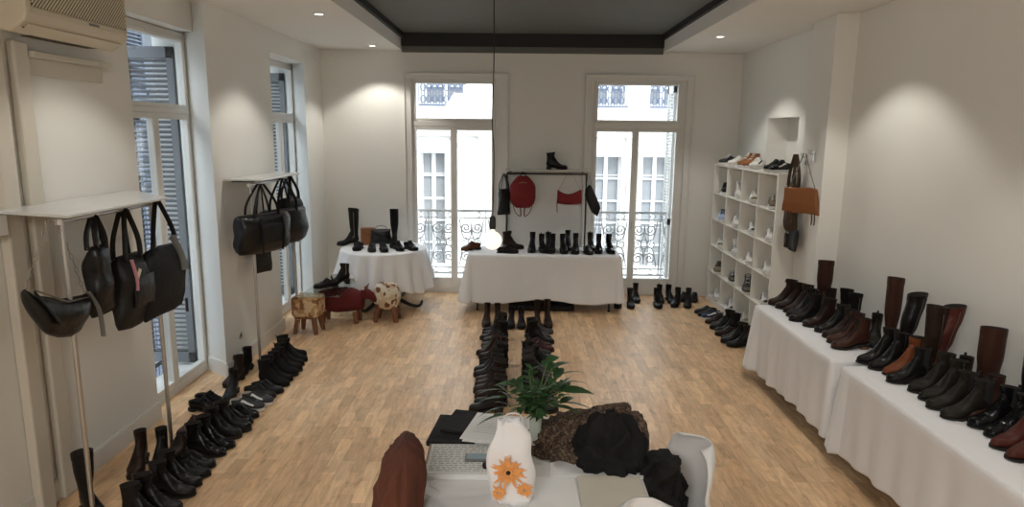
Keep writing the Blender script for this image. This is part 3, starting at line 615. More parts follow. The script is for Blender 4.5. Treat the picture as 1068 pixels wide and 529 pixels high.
def build_shoe(kind, col, acc=None):
    nm, words, cat = NAMES[kind]; R_ = empty(nm, cat=cat); up = smat(col); sole = 'outsole'; lining = 'lining'
    A = math.radians
    if kind in ('chelsea', 'lace', 'zip', 'combat', 'mid', 'slim', 'tall', 'knee', 'lean', 'wide'):
        p = {'chelsea': dict(shaft=.21, heel=.022), 'lace': dict(shaft=.22, heel=.024, toe='round'), 'zip': dict(shaft=.212, heel=.045, toe='point'), 'combat': dict(shaft=.215, heel=.02, soleT=.028, toe='chunky'),
             'slim': dict(shaft=.54, heel=.035), 'mid': dict(shaft=.28, heel=.03), 'tall': dict(shaft=.38, heel=.03, toe='point'), 'knee': dict(shaft=.47, heel=.035), 'lean': dict(shaft=.47, heel=.035, lean=.24, slouch=.6), 'wide': dict(shaft=.45, heel=.03, wide=1.4)}[kind]
        s = Shoe(kind, **p); last = len(s.R) - 1; kA = last * (.52 if kind not in ('mid', 'slim', 'tall', 'knee', 'lean', 'wide') else .38)
        s.upper().obj('upper', up, R_, angle=80); s.inner().obj('lining', 'lining', R_)
        s.sole().obj('sole', 'outsole', R_); 
        if p['heel'] > .015: s.heelblock(.72 if kind == 'zip' else .92).obj('heel', 'brownsole' if col in ('brown', 'tan', 'chestnut', 'cognac', 'red-brown') else 'outsole', R_)
        if kind == 'chelsea':
            s.patchm(last * .66, last * .98, A(72), A(118)).obj('elastic_panel', 'elastic', R_)
            MB().tube([s.P(last - 1, math.pi, .002), Vector(s.P(last, math.pi, .006)) + Vector((0, 0, .016)), Vector(s.P(last, math.pi, -.006)) + Vector((0, 0, .014)), s.P(last - .6, math.pi, -.006)], .007, 6, flat=(1, .25)).obj('pull_tab', 'elastic', R_)
        elif kind in ('lace', 'combat'):
            s.patchm(last * .36, last * .99, A(-14), A(14), .002, 8, 3, both=False).obj('tongue', up, R_)
            s.laces(last * .36, last * .92, 8).obj('laces', 'lace', R_)
            if kind == 'combat': s.sole(.007, .012).obj('welt', 'outsole', R_)
        elif kind == 'zip':
            s.patchm(last * .62, last * .97, A(86), A(94), .0016, 6, 2, both=False).obj('zipper', 'zip', R_)
        else:
            s.patchm(last * .40, last * .97, A(88), A(93), .0016, 10, 2).obj('zipper', 'zip', R_)
            s.patchm(last * .93, last * .995, A(0), A(180), .0022, 3, 12).obj('top_band', up, R_)
    else:
        if kind == 'high': s = Shoe(kind, shaft=.17, heel=0, soleT=.028)
        else: s = Shoe(kind, low=True, heel=.014 if kind in ('derby',) else .0, soleT={'derby': .012, 'sneaker': .028, 'slip': .010}[kind], toe='round')
        last = len(s.R) - 1
        s.upper().obj('upper', up, R_, angle=80); s.inner().obj('lining', 'lightlining' if kind == 'sneaker' else 'lining', R_)
        s.sole(.005 if kind in ('sneaker', 'high') else .003, s.t).obj('sole', 'whitesole' if kind in ('sneaker', 'high') else 'outsole', R_)
        if kind == 'derby':
            s.heelblock(.96).obj('heel', 'outsole', R_); s.patchm(last * .34, last * .62, A(-18), A(18), .003, 5, 3, both=False).obj('tongue', up, R_); s.laces(last * .34, last * .60, 4, .5).obj('laces', 'lace', R_)
        if kind in ('sneaker', 'high'):
            s.laces(last * .34, last * (.62 if kind == 'sneaker' else .85), 5, .5, .0026).obj('laces', 'wlace' if acc != 'white' else 'lace', R_)
            ac = smat(acc or 'black')
            o = s.patchm(last * .70, last * .99, A(120), A(180), .0016, 4, 5); o.obj('heel_patch', ac, R_)
            s.patchm(last * .30, last * .62, A(62), A(84), .0016, 4, 3).obj('side_stripe', ac, R_)
            s.patchm(0.6, last * .16, A(0), A(75), .0012, 3, 4).obj('toe_cap', ac if acc in ('dark grey', 'khaki') else up, R_)
    return R_
def place(kind, col, x, y, z, hd, label, group=None, acc=None):
    key = (kind, col, acc); nm, words, cat = NAMES[kind]
    rz = math.radians(hd)
    if key not in PROTO:
        o = build_shoe(kind, col, acc); PROTO[key] = o; o.location = (x, y, z); o.rotation_euler = (0, 0, rz); o['label'] = label
        if group: o['group'] = group
        return o
    return copy_tree(PROTO[key], (x, y, z), rz, label, group)
def fromtoe(tx, ty, hd, L_=.285): return tx - L_ * math.cos(math.radians(hd)), ty - L_ * math.sin(math.radians(hd))
rnd = random.Random(5)
# left floor row: toes towards the room
seq = [('lace', 'black'), ('chelsea', 'black'), ('derby', 'black'), ('lace', 'patent black'), ('combat', 'black'), ('derby', 'patent black'), ('sneaker', 'dark grey'), ('derby', 'black'), ('lace', 'matt black'), ('combat', 'matt black'), ('chelsea', 'matt black')]
ys = [3.62, 3.92, 4.17, 4.46, 4.74, 4.99, 5.25, 5.52, 5.80, 6.06, 6.34]
for i, ((k, c_), y) in enumerate(zip(seq, ys)):
    for j in (0, 1):
        hd = -4 + rnd.uniform(-4, 4); tx = -2.045 + rnd.uniform(-.02, .02) - .005 * i; x, y_ = fromtoe(tx, y + j * .122 - .01, hd)
        acc = 'white' if k == 'sneaker' else None
        place(k, c_, x, y_, 0, hd, f'{c_} {NAMES[k][1]}, {"farther" if j else "nearer"} shoe of {ORD[i]} pair from camera, left floor row', 'footwear in the row along the left wall', acc)
place('chelsea', 'matt black', -2.45, 6.57, 0, 12, 'matt black chelsea boot alone at the far end of the left floor row', 'footwear in the row along the left wall')
# inner shoes beside the left wall
for k, c_, x, y, hd, l in (('zip', 'dark brown', -2.60, 4.36, -78, 'dark brown heeled ankle boot against left wall, its toe towards the camera'),
                           ('zip', 'black', -2.48, 4.40, -74, 'black heeled ankle boot beside the dark brown heeled one near left wall'),
                           ('derby', 'dark brown', -2.46, 4.66, -80, 'dark brown low lace-up shoe behind the near rack post'),
                           ('derby', 'brown', -2.44, 4.98, -112, 'brown low lace-up shoe between rack post and tall window'),
                           ('derby', 'patent black', -2.71, 5.23, -6, 'glossy black low lace-up shoe by the tall left window, nearer one'),
                           ('derby', 'patent black', -2.72, 5.36, -2, 'glossy black low lace-up shoe by the tall left window, farther one'),
                           ('chelsea', 'black', -2.50, 5.66, -82, 'black chelsea boot standing at window end, beside the left floor row'),
                           ('lace', 'dark brown', -2.57, 5.98, -100, 'dark brown lace-up boot before the left wall pier'),
                           ('combat', 'matt black', -2.60, 6.25, -95, 'matt black chunky laced boot by the pier, beside the rack post'),
                           ('tall', 'black', -2.62, 3.72, -35, 'black tall boot at the near corner of the left wall')):
    place(k, c_, x, y, 0, hd, l)
# two centre rows on the floor
L1 = [('lace', 'black'), ('combat', 'dark brown'), ('lace', 'dark brown'), ('chelsea', 'black'), ('lace', 'matt black'), ('zip', 'dark brown'), ('derby', 'grey'), ('lace', 'black'), ('zip', 'black')]
L2 = [('chelsea', 'black'), ('lace', 'black'), ('combat', 'black'), ('lace', 'grey'), ('chelsea', 'matt black'), ('derby', 'black'), ('derby', 'oxblood'), ('zip', 'black'), ('derby', 'grey')]
for side, seq in ((-1, L1), (1, L2)):
    for i in range(9):
        k, c_ = seq[i]
        for j in (0, 1):
            y = 5.30 + i * .262 + j * .124; hd = (180 if side < 0 else 0) + rnd.uniform(-9, 9)
            tx = (-.365 - .006 * i) if side < 0 else (.335 + .008 * i); x, y_ = fromtoe(tx + rnd.uniform(-.03, .03), y, hd)
            place(k, c_, x, y_, 0, hd, f'{c_} {NAMES[k][1]}, {"farther" if j else "nearer"} shoe of {ORD[i]} pair from desk, {"left" if side < 0 else "right"} centre row', 'footwear in the two rows on the middle of the floor')
for k, c_, x, y, hd, l in (('zip', 'dark brown', -.36, 7.98, -92, 'dark brown heeled ankle boot at far left end of the centre rows'),
                           ('zip', 'dark brown', -.24, 7.97, -86, 'dark brown heeled ankle boot, second from left at far end of centre rows'),
                           ('chelsea', 'black', -.06, 7.92, -95, 'black chelsea boot between the centre rows at far end, left one'),
                           ('chelsea', 'black', .05, 7.92, -88, 'black chelsea boot between the centre rows at far end, right one'),
                           ('mid', 'dark brown', .25, 7.95, -92, 'dark brown mid-calf boot at far end of right centre row, left one'),
                           ('mid', 'dark brown', .365, 7.98, -86, 'dark brown mid-calf boot at far end of right centre row, right one')):
    place(k, c_, x, y, 0, hd, l)
# floor along back wall on the right and at the foot of the cube shelf
for k, c_, x, y, hd, l in (('lace', 'black', 1.40, 8.93, -105, 'black lace-up boot under right French window, front left'), ('lace', 'black', 1.53, 8.93, -92, 'black lace-up boot under right French window, second from left in front'),
                           ('lace', 'black', 1.66, 9.24, -92, 'black lace-up boot close to the window sill, left one behind'), ('lace', 'patent black', 1.89, 8.95, -88, 'glossy black lace-up boot in front under middle of right French window'),
                           ('chelsea', 'black', 1.99, 9.22, -92, 'black chelsea boot behind, under middle of right French window'), ('chelsea', 'black', 2.11, 9.22, -84, 'black chelsea boot behind, under right side of right French window'),
                           ('lace', 'black', 2.22, 9.0, -118, 'black lace-up boot between right French window and cube shelf, nearer one'), ('lace', 'black', 2.35, 8.98, -106, 'black lace-up boot between right window and shelf, right of the nearer one'),
                           ('derby', 'black', 2.40, 9.30, -120, 'black low shoe against back wall by the cube shelf, left one'), ('derby', 'black', 2.53, 9.30, -110, 'black low shoe against back wall by the cube shelf, right one'),
                           ('slip', 'black', 2.60, 8.50, 178, 'black flat shoe at foot of cube shelf, farthest from the table'), ('slip', 'black', 2.61, 8.37, 182, 'black flat shoe at foot of cube shelf, second from far end'),
                           ('sneaker', 'navy', 2.61, 8.22, 178, 'navy sneaker with white sole at foot of cube shelf')):
    place(k, c_, x, y, 0, hd, l, acc='white' if k == 'sneaker' else None)
for i in range(8):
    k = 'lace' if i in (2, 3, 6, 7) else 'derby'; c_ = 'dark brown' if i % 4 < 2 else 'black'
    place(k, c_, 2.63 + (.01 if i % 2 else -.02) - i * .006, 8.04 - i * .132, 0, 180 + rnd.uniform(-6, 6), f'{c_} {NAMES[k][1]}, {ORD[i]} from the back in dark row below the cube shelf', 'dark footwear in the row below the cube shelf')
# ---- back table
for k, c_, x, y, hd, l in (('derby', 'chestnut', -.50, 8.86, -150, 'chestnut low shoe behind the lit bulb on back table'), ('tall', 'black', -.54, 9.02, 0, None),
                           ('slip', 'black', -.27, 8.62, -8, 'black flat shoe at front of back table, right of the bulb'), ('lace', 'dark brown', -.20, 8.90, 4, 'dark brown lace-up boot seen from the side on back table below red backpack'),
                           ('zip', 'black', .20, 8.86, -95, 'black heeled ankle boot at front of back table, first of front row from the left'), ('chelsea', 'black', .31, 8.86, -82, 'black chelsea boot, second of front row on back table from the left'),
                           ('lace', 'black', .47, 8.82, -100, 'black lace-up boot, third of front row on back table from the left'), ('lace', 'black', .59, 8.82, -86, 'black lace-up boot, fourth of front row on back table from the left'),
                           ('zip', 'black', .77, 8.80, -96, 'black heeled ankle boot, fifth of front row on back table from the left'), ('slip', 'black', .89, 8.78, -80, 'black flat shoe, sixth of front row on back table from the left'),
                           ('lace', 'patent black', 1.08, 8.85, -96, 'glossy black lace-up boot, seventh of front row on back table from the left'), ('lace', 'patent black', 1.20, 8.85, -84, 'glossy black lace-up boot at right front end of back table'),
                           ('chelsea', 'black', .41, 9.03, -88, 'black chelsea boot in back row of back table, left of the gap'), ('zip', 'black', .68, 9.06, -92, 'black heeled boot in back row of back table, left of rack post'),
                           ('chelsea', 'dark brown', .98, 9.05, -88, 'dark brown chelsea boot in back row of back table, right of rack post')):
    if l: place(k, c_, x, y, ZB + .001, hd, l)
place('chelsea', 'black', .38, 9.22, 1.806, 0, 'black chelsea boot alone on the shelf above the red bags')
# ---- round table
for k, c_, x, y, hd, l in (('knee', 'black', -2.15, 8.92, 190, 'black knee-high boot at left of round table, toe to the left'), ('slip', 'matt black', -2.06, 8.72, -95, 'black slip-on shoe in front of brown bag on round table'),
                           ('knee', 'matt black', -1.66, 8.95, -85, 'black knee-high boot standing behind shoes on round table'), ('derby', 'black', -1.90, 8.63, -80, 'black low shoe on round table, first of the front four'),
                           ('derby', 'black', -1.78, 8.62, -68, 'black low shoe on round table, second of the front four'), ('derby', 'patent black', -1.62, 8.70, -60, 'black low shoe on round table, third of the front four'),
                           ('derby', 'patent black', -1.49, 8.72, -48, 'black low shoe on round table, rightmost of the front four')):
    place(k, c_, x, y, ZR + .001, hd, l)
# ---- right tables, front row toes towards the room
A_ = [(2.40, 6.24, 'lace', 'dark brown'), (2.42, 6.11, 'lace', 'dark brown'), (2.44, 5.97, 'zip', 'dark brown'), (2.41, 5.83, 'zip', 'black'), (2.38, 5.69, 'lace', 'black'), (2.43, 5.52, 'lace', 'dark brown'), (2.46, 5.36, 'chelsea', 'black'),
      (2.46, 5.22, 'chelsea', 'dark brown'), (2.43, 5.07, 'lace', 'brown'), (2.40, 4.93, 'lace', 'brown')]
for i, (tx, ty, k, c_) in enumerate(A_):
    hd = 180 + rnd.uniform(2, 14); x, y = fromtoe(tx, ty, hd)
    place(k, c_, x, y, ZT + .001, hd, f'{c_} {NAMES[k][1]}, {ORD[i]} from far end, front row, right-hand table beside cube shelf', 'boots along the front of the right-hand tables')
B_ = [(2.43, 4.60, 'zip', 'black'), (2.45, 4.47, 'zip', 'black'), (2.49, 4.36, 'zip', 'cognac'), (2.44, 4.22, 'chelsea', 'black'), (2.49, 4.06, 'zip', 'olive black'), (2.48, 3.93, 'zip', 'olive black'), (2.45, 3.80, 'chelsea', 'grey dark' if 0 else 'olive black'), (2.45, 3.66, 'chelsea', 'olive black'),
      (2.53, 3.54, 'chelsea', 'patent black'), (2.54, 3.42, 'chelsea', 'patent black'), (2.48, 3.29, 'zip', 'red-brown'), (2.47, 3.16, 'zip', 'red-brown'), (2.45, 2.99, 'zip', 'black'), (2.45, 2.86, 'zip', 'black')]
for i, (tx, ty, k, c_) in enumerate(B_):
    hd = 180 + rnd.uniform(2, 12); x, y = fromtoe(tx, ty, hd)
    place(k, c_, x, y, ZT + .003, hd, f'{c_} {NAMES[k][1]}, {ORD[i]} from far end, front row, nearest right-hand table', 'boots along the front of the right-hand tables')
# back row against the right wall
for k, c_, x, y, hd, l in (('wide', 'brown', 2.84, 6.10, 250, 'brown knee-high boot beside the pillar, at far end of right tables'),
                           ('lace', 'dark brown', 2.89, 5.98, 215, 'dark brown lace-up boot behind the front row, next to brown knee-high boot'),
                           ('mid', 'matt black', 2.88, 5.66, 200, 'matt black mid-calf boot against right wall, behind the brown laced boots, farther one'), ('mid', 'matt black', 2.88, 5.50, 200, 'matt black mid-calf boot against right wall, behind the brown laced boots, nearer one'),
                           ('chelsea', 'olive black', 2.86, 5.18, 240, 'dark olive chelsea boot turned to the camera beside slim brown knee-high boot'), ('slim', 'brown', 2.84, 4.92, 225, 'slim brown knee-high boot standing where the two right tables meet'),
                           ('lean', 'black', 2.72, 4.62, 15, 'black knee-high boot with shaft leaning towards the wall'), ('combat', 'black', 2.84, 4.52, 200, 'chunky black laced boot behind the cognac boot'),
                           ('knee', 'dark brown', 2.82, 4.32, 190, 'very dark brown knee-high boot in front of the leaning red-brown one'), ('lean', 'red-brown', 2.76, 4.30, 5, 'red-brown knee-high boot leaning towards the right wall'),
                           ('chelsea', 'dark brown', 2.88, 4.15, 245, 'dark brown chelsea boot left of the wide brown knee-high boot'), ('wide', 'brown', 2.88, 3.95, 245, 'wide brown knee-high boot on nearest right-hand table'),
                           ('lace', 'brown', 2.84, 3.76, 205, 'brown brogue lace-up boot at the foot of wide brown knee-high boot'), ('wide', 'black', 2.88, 3.60, 255, 'black knee-high boot at right edge of the picture')):
    place(k, c_, x, y, ZT + (.003 if y < 4.56 else .001), hd, l)
# ---- sneakers in the cube shelf
cols4 = ['nearest back wall', 'second from back wall', 'third from back wall', 'nearest the pillar']; rown = ['top', 'second', 'middle', 'fourth', 'bottom']
grid = [[('sneaker', 'black', 'white'), ('high', 'white', 'cream'), ('sneaker', 'white', 'khaki'), ('sneaker', 'khaki', 'black')],
        [('sneaker', 'pale blue', 'white'), ('sneaker', 'white', 'red'), ('sneaker', 'white', 'dark grey'), ('sneaker', 'white', 'black')],
        [('sneaker', 'white', 'khaki'), ('high', 'white', 'black'), ('sneaker', 'white', 'cream'), ('sneaker', 'white', 'black')],
        [('sneaker', 'khaki', 'white'), ('sneaker', 'dark grey', 'khaki'), ('high', 'dark grey', 'khaki'), ('sneaker', 'white', 'dark grey')],
        [('sneaker', 'white', 'red'), ('sneaker', 'white', 'dark grey'), ('sneaker', 'cream', 'khaki'), None]]
cw = (SY1 - SY0) / 4
for ri, row in enumerate(grid):
    for ci, it in enumerate(row):
        if not it: continue
        k, c_, acc = it; y = SY1 - (ci + 1) * cw + .43; z = rows_z[4 - ri] + .001
        o = place(k, c_, 2.80, y, z, 254 + rnd.uniform(-7, 5), f'{c_} {NAMES[k][1]} with {acc} details, {rown[ri]} shelf row, column {cols4[ci]}', 'sneakers in the cube shelf', acc); o.scale = (1.15, 1.15, 1.15)
for k, c_, acc, x, y, hd, l in (('sneaker', 'dark grey', 'black', 2.88, 8.98, 205, 'dark grey sneaker on top of cube shelf at its far end'), ('sneaker', 'white', 'cream', 2.88, 8.60, 205, 'plain white sneaker on top of cube shelf, behind the tan pair'),
                                ('high', 'tan', 'cream', 2.90, 8.40, 215, 'tan high-top sneaker on top of cube shelf, farther of the two'), ('high', 'tan', 'cream', 2.90, 8.22, 215, 'tan high-top sneaker on top of cube shelf, nearer of the two'),
                                ('sneaker', 'white', 'black', 2.88, 7.98, 222, 'white and black sneaker on top of cube shelf beside tan high-tops'), ('sneaker', 'black', 'white', 2.90, 7.40, 205, 'black and white sneaker on top of shelf near the pillar, farther one'),
                                ('sneaker', 'black', 'white', 2.90, 7.24, 205, 'black and white sneaker on top of shelf near the pillar, nearer one')):
    place(k, c_, x, y, 1.911, hd, l, acc=acc)
# ------------------------------------------------------------------ bags
def body(w, h, d, seed=0, top=1.0, bot=1.0, sag=0, e=3.0, amp=.012, fr=7, skew=0, nx=22, ny=16, round_top=0):
    """soft bag body: X width, Y depth, Z from -h to 0 ; loft of horizontal rings"""
    m_ = MB(); rings = []; K = 15
    for i in range(K):
        q = i / (K - 1); z = -h + h * q
        wq = (bot + (top - bot) * q); edge = min(1, (min(q, 1 - q) * K / 2.0 + .45)) ** .6
        if round_top: wq *= (1 - round_top * max(0, q - .45) ** 2 / .3)
        dq = d * (math.sin(math.pi * (.12 + .80 * (1 - q) ** .8)) * .9 + .12)
        ring = []
        for x, y in superr(nx, e, w / 2 * wq * (.86 + .14 * edge), dq / 2 * edge):
            n = noise.noise_vector(Vector((x * fr, y * fr + seed * 3.1, z * fr))) * amp
            ring.append((x + n.x + skew * (z + h), y + n.y * 1.5, z - sag * (1 - (2 * x / w) ** 2) * (1 - q) + n.z * .7 - (sag * .8 * (1 - (2 * x / w) ** 2) * q if sag > 0 else 0)))
        rings.append(ring)
    return m_.loft(rings)
def strap(pts, rad, n=14, flat=(1, .28)): return MB().tube(smooth3(pts, n), rad, 6, flat)
def hook_hanger(R_, x, z, y=0): return MB().tube([(x, y, z - .06), (x, y, z - .02)] + [(x + .022 * math.sin(t), y, z + .004 - .022 * math.cos(t)) for t in np.linspace(0, 4.2, 9)], .0025, 5).obj('hook', 'steel', R_)
def bag(name, cat, label, loc, rz, m, w, h, d, drop, straps, hw=.35, extra=None, **k):
    """origin at the hanging point; body top 'drop' below it"""
    R_ = empty(name, loc, rz, label, cat)
    b_ = body(w, h, d, **k); b_.v = [(x, y, z - drop) for x, y, z in b_.v]; b_.obj('body', m, R_, angle=180)
    for sg in straps:
        yo = sg * d * .22
        strap([(-w * hw, yo, -drop - .03), (-w * hw * .85, yo, -drop + drop * .35), (-w * .05, yo * .4, -.012), (0, yo * .4, .004), (w * .05, yo * .4, -.012), (w * hw * .85, yo, -drop + drop * .35), (w * hw, yo, -drop - .03)], .017, 22).obj('strap', m, R_)
    MB().tube([(-w * .42, d * .02, -drop - .012), (0, d * .06, -drop - .010), (w * .42, d * .02, -drop - .012)], .004, 5).obj('zipper', 'zip', R_)
    if extra: extra(R_)
    return R_
# ------------------------------------------------------------------ clothes racks with shelf plates, left wall
def wall_rack(y0, y1, x, zr, plate, label_r, label_p, board=True):
    R_ = empty('garment_rack', (x, (y0 + y1) / 2, 0), 0, label_r, 'rack', 'chrome racks by the left wall'); L_ = (y1 - y0) / 2
    MB().cyl((0, -L_ - .03, zr), (0, L_ + .03, zr), .013, 12).obj('rail', 'chrome', R_)
    for s_ in (-1, 1):
        MB().cyl((0, s_ * L_, 0.012), (0, s_ * L_, zr), .014, 12).obj('post', 'chrome', R_)
        MB().lathe([(.001, 0), (.032, 0), (.030, .008), (.018, .014), (.001, .014)], (0, s_ * L_, 0), 16).obj('floor_plate', 'chrome', R_)
        MB().lathe([(.001, -.018), (.018, -.016), (.020, 0), (.018, .016), (.001, .018)], (0, s_ * (L_ + .02), zr), 12).obj('end_cap', 'whiteplastic', R_)
        MB().bb(XL - x + .003, .0, s_ * L_ * .8 - .01, s_ * L_ * .8 + .01, zr + .018, zr + .03).bb(XL - x + .003, XL - x + .013, s_ * L_ * .8 - .02, s_ * L_ * .8 + .02, zr - .07, zr + .05).obj('wall_bracket', 'iron', R_, smooth=False)
    px0, px1, py0, py1 = plate; zp = zr + .042
    MB().add([(px0, py0[0], zp), (px1, py0[1], zp), (px1, py1[1], zp), (px0, py1[0], zp), (px0, py0[0], zp + .016), (px1, py0[1], zp + .016), (px1, py1[1], zp + .016), (px0, py1[0], zp + .016)],
             [(0, 1, 2, 3), (4, 5, 6, 7), (0, 1, 5, 4), (1, 2, 6, 5), (2, 3, 7, 6), (3, 0, 4, 7)]).obj('shelf', 'frost', None, smooth=False, bevel=.003)
    o = bpy.context.scene.objects; s_ = COL.objects[-1]; tag(s_, label_p, 'shelf'); return R_
wall_rack(3.62, 4.53, -2.50, 1.795, (XL + .004, -2.33, (3.59, 3.43), (4.95, 4.43)), 'chrome rack standing by the near left wall, holding four black bags', 'pale shelf board above the near left rack of bags')
MB_ = None
wall_rack(6.24, 7.38, -2.50, 1.79, (-2.71, -2.36, (6.16, 6.16), (7.28, 7.28)), 'chrome rack by the left wall pier, holding the duffel bags', 'pale shelf board on the left wall pier above the duffel bags')
tag(MB().bb(-2.84, -2.78, 3.50, 3.60, 1.72, 1.83).obj('junction_box', 'whiteplastic', bevel=.006, smooth=False), 'small white box on left wall under the near shelf board', 'box')
H = math.pi / 2
# near rack bags (local X along the rail = world Y)
def chain(R_, pts, n=34):
    m_ = MB(); P = smooth3(pts, n)
    for i in range(n - 1):
        a, b_ = Vector(P[i]), Vector(P[i + 1]); mid = (a + b_) / 2; t = (b_ - a).normalized(); s_ = t.orthogonal().normalized(); q = s_ if i % 2 else t.cross(s_)
        m_.tube([mid + t * (.55 * (b_ - a).length * math.cos(k)) + q * (.008 * math.sin(k)) for k in np.linspace(0, 6.28, 8)], .0022, 4)
    m_.obj('chain_strap', 'steel', R_)
R_ = empty('shoulder_bag', (-2.50, 3.54, 1.81), H, 'black slouchy shoulder bag on chain strap, at near end of left rack', 'bag')
b_ = body(.50, .19, .12, seed=1, top=1, bot=.62, sag=.07, amp=.02); b_.v = [(x, y, z - .39 - .28 * x) for x, y, z in b_.v]; b_.obj('body', 'bagpatent', R_, angle=180)
chain(R_, [(-.23, .02, -.35), (-.13, .01, -.18), (-.02, 0, .012), (.02, 0, .012), (.13, 0, -.22), (.23, .01, -.47)])
strap([(.20, -.03, -.44), (.25, -.05, -.56), (.25, -.06, -.72)], .022, 8).obj('hanging_strap', 'greyfab', R_)
strap([(-.22, -.03, -.34), (-.17, -.07, -.46), (-.10, -.075, -.56)], .024, 8).obj('side_strap', 'bagblack', R_)
MB().tube([(-.22, -.03, -.33), (0, -.045, -.45), (.22, -.03, -.47)], .005, 5).obj('zipper', 'zip', R_)
def ex_b(R_):
    strap([(.02, .02, .0), (.10, .03, -.14), (.15, .03, -.26), (.08, .02, -.33)], .016, 10).obj('long_strap', 'bagpatent', R_)
    hook_hanger(R_, 0, .02)
bag('tote_bag', 'bag', 'narrow glossy black tote hanging beside the chain-strap bag on left rack', (-2.50, 3.90, 1.79), H, 'bagpatent', .20, .42, .13, .17, (-1, 1), hw=.22, extra=ex_b, seed=4, top=.75, bot=.95, amp=.02)
def ex_c(R_):
    MB().box((-.06, -.10, -.40), (.030, .003, .07), 0, .1, .5).obj('price_tag', 'tag', R_, smooth=False)
    strap([(-.10, -.085, -.30), (-.085, -.10, -.42), (-.09, -.10, -.50)], .012, 7).obj('ribbon', 'pink', R_)
    hook_hanger(R_, 0, .02)
    b2 = body(.24, .20, .03, seed=9, amp=.006); b2.v = [(x + .02, y - .085, z - .42) for x, y, z in b2.v]; b2.obj('front_pocket', 'bagpatent', R_, angle=180)
bag('tote_bag', 'bag', 'large black tote with small paper tag in the middle of left rack', (-2.50, 4.20, 1.79), H, 'bagblack', .33, .46, .17, .28, (-1, 1), hw=.26, extra=ex_c, seed=5, top=.82, bot=1.05, amp=.018, sag=.02)
def ex_d(R_):
    strap([(.10, -.05, -.25), (.13, -.09, -.40), (.13, -.10, -.50)], .026, 8).obj('hanging_strap', 'greyfab', R_)
    strap([(.25, -.04, -.74), (.25, -.04, -.84)], .01, 4).obj('strap_end', 'bagblack', R_)
    hook_hanger(R_, 0, .02)
bag('handbag', 'bag', 'black rounded handbag at window end of the near left rack', (-2.48, 4.54, 1.81), H, 'dimbag', .54, .46, .19, .32, (-1,), hw=.28, extra=ex_d, seed=6, top=.85, bot=1.0, amp=.016, round_top=.25)
# second rack: duffel bags
def ex_e(R_):
    b2 = body(.30, .18, .04, seed=12, amp=.008); b2.v = [(x + .02, y - .12, z - .36) for x, y, z in b2.v]; b2.obj('front_pocket', 'bagblack', R_, angle=180)
    for s_ in (-1, 1): strap([(s_ * .13, -.12, -.30), (s_ * .13, -.14, -.45), (s_ * .12, -.12, -.62)], .014, 8).obj('webbing', 'bagblack', R_)
bag('duffel_bag', 'bag', 'wide black duffel bag with two handles on rack at left wall pier', (-2.42, 6.28, 1.79), H - .45, 'bagpatent', .62, .36, .26, .27, (-1, 1), hw=.24, extra=ex_e, seed=13, e=2.6, amp=.022, sag=.01)
bag('holdall_bag', 'bag', 'black crumpled holdall hanging behind the wide duffel bag', (-2.46, 6.98, 1.79), H - .45, 'bagpatent', .62, .34, .24, .30, (-1, 1), hw=.22, seed=17, e=2.4, amp=.034, fr=5, sag=.02)
strap_bag = empty('crossbody_pouch', (-2.46, 6.58, 1.78), H - .4, 'flat black pouch hanging below the duffel bag on a long strap', 'bag')
b_ = body(.25, .32, .05, seed=21, amp=.008, bot=.95); b_.v = [(x, y + .12, z - .58) for x, y, z in b_.v]; b_.obj('body', 'bagblack', strap_bag, angle=180)
strap([(-.10, .12, -.60), (-.05, .12, -.3), (0, .1, .002), (.05, .12, -.3), (.10, .12, -.60)], .010, 16).obj('strap', 'bagblack', strap_bag)
strap_bag = bag('bucket_bag', 'bag', 'small black bucket bag at window end of the duffel rack', (-2.48, 7.26, 1.80), H - .3, 'bagblack', .30, .34, .2, .22, (-1, 1), hw=.3, seed=23, amp=.02)
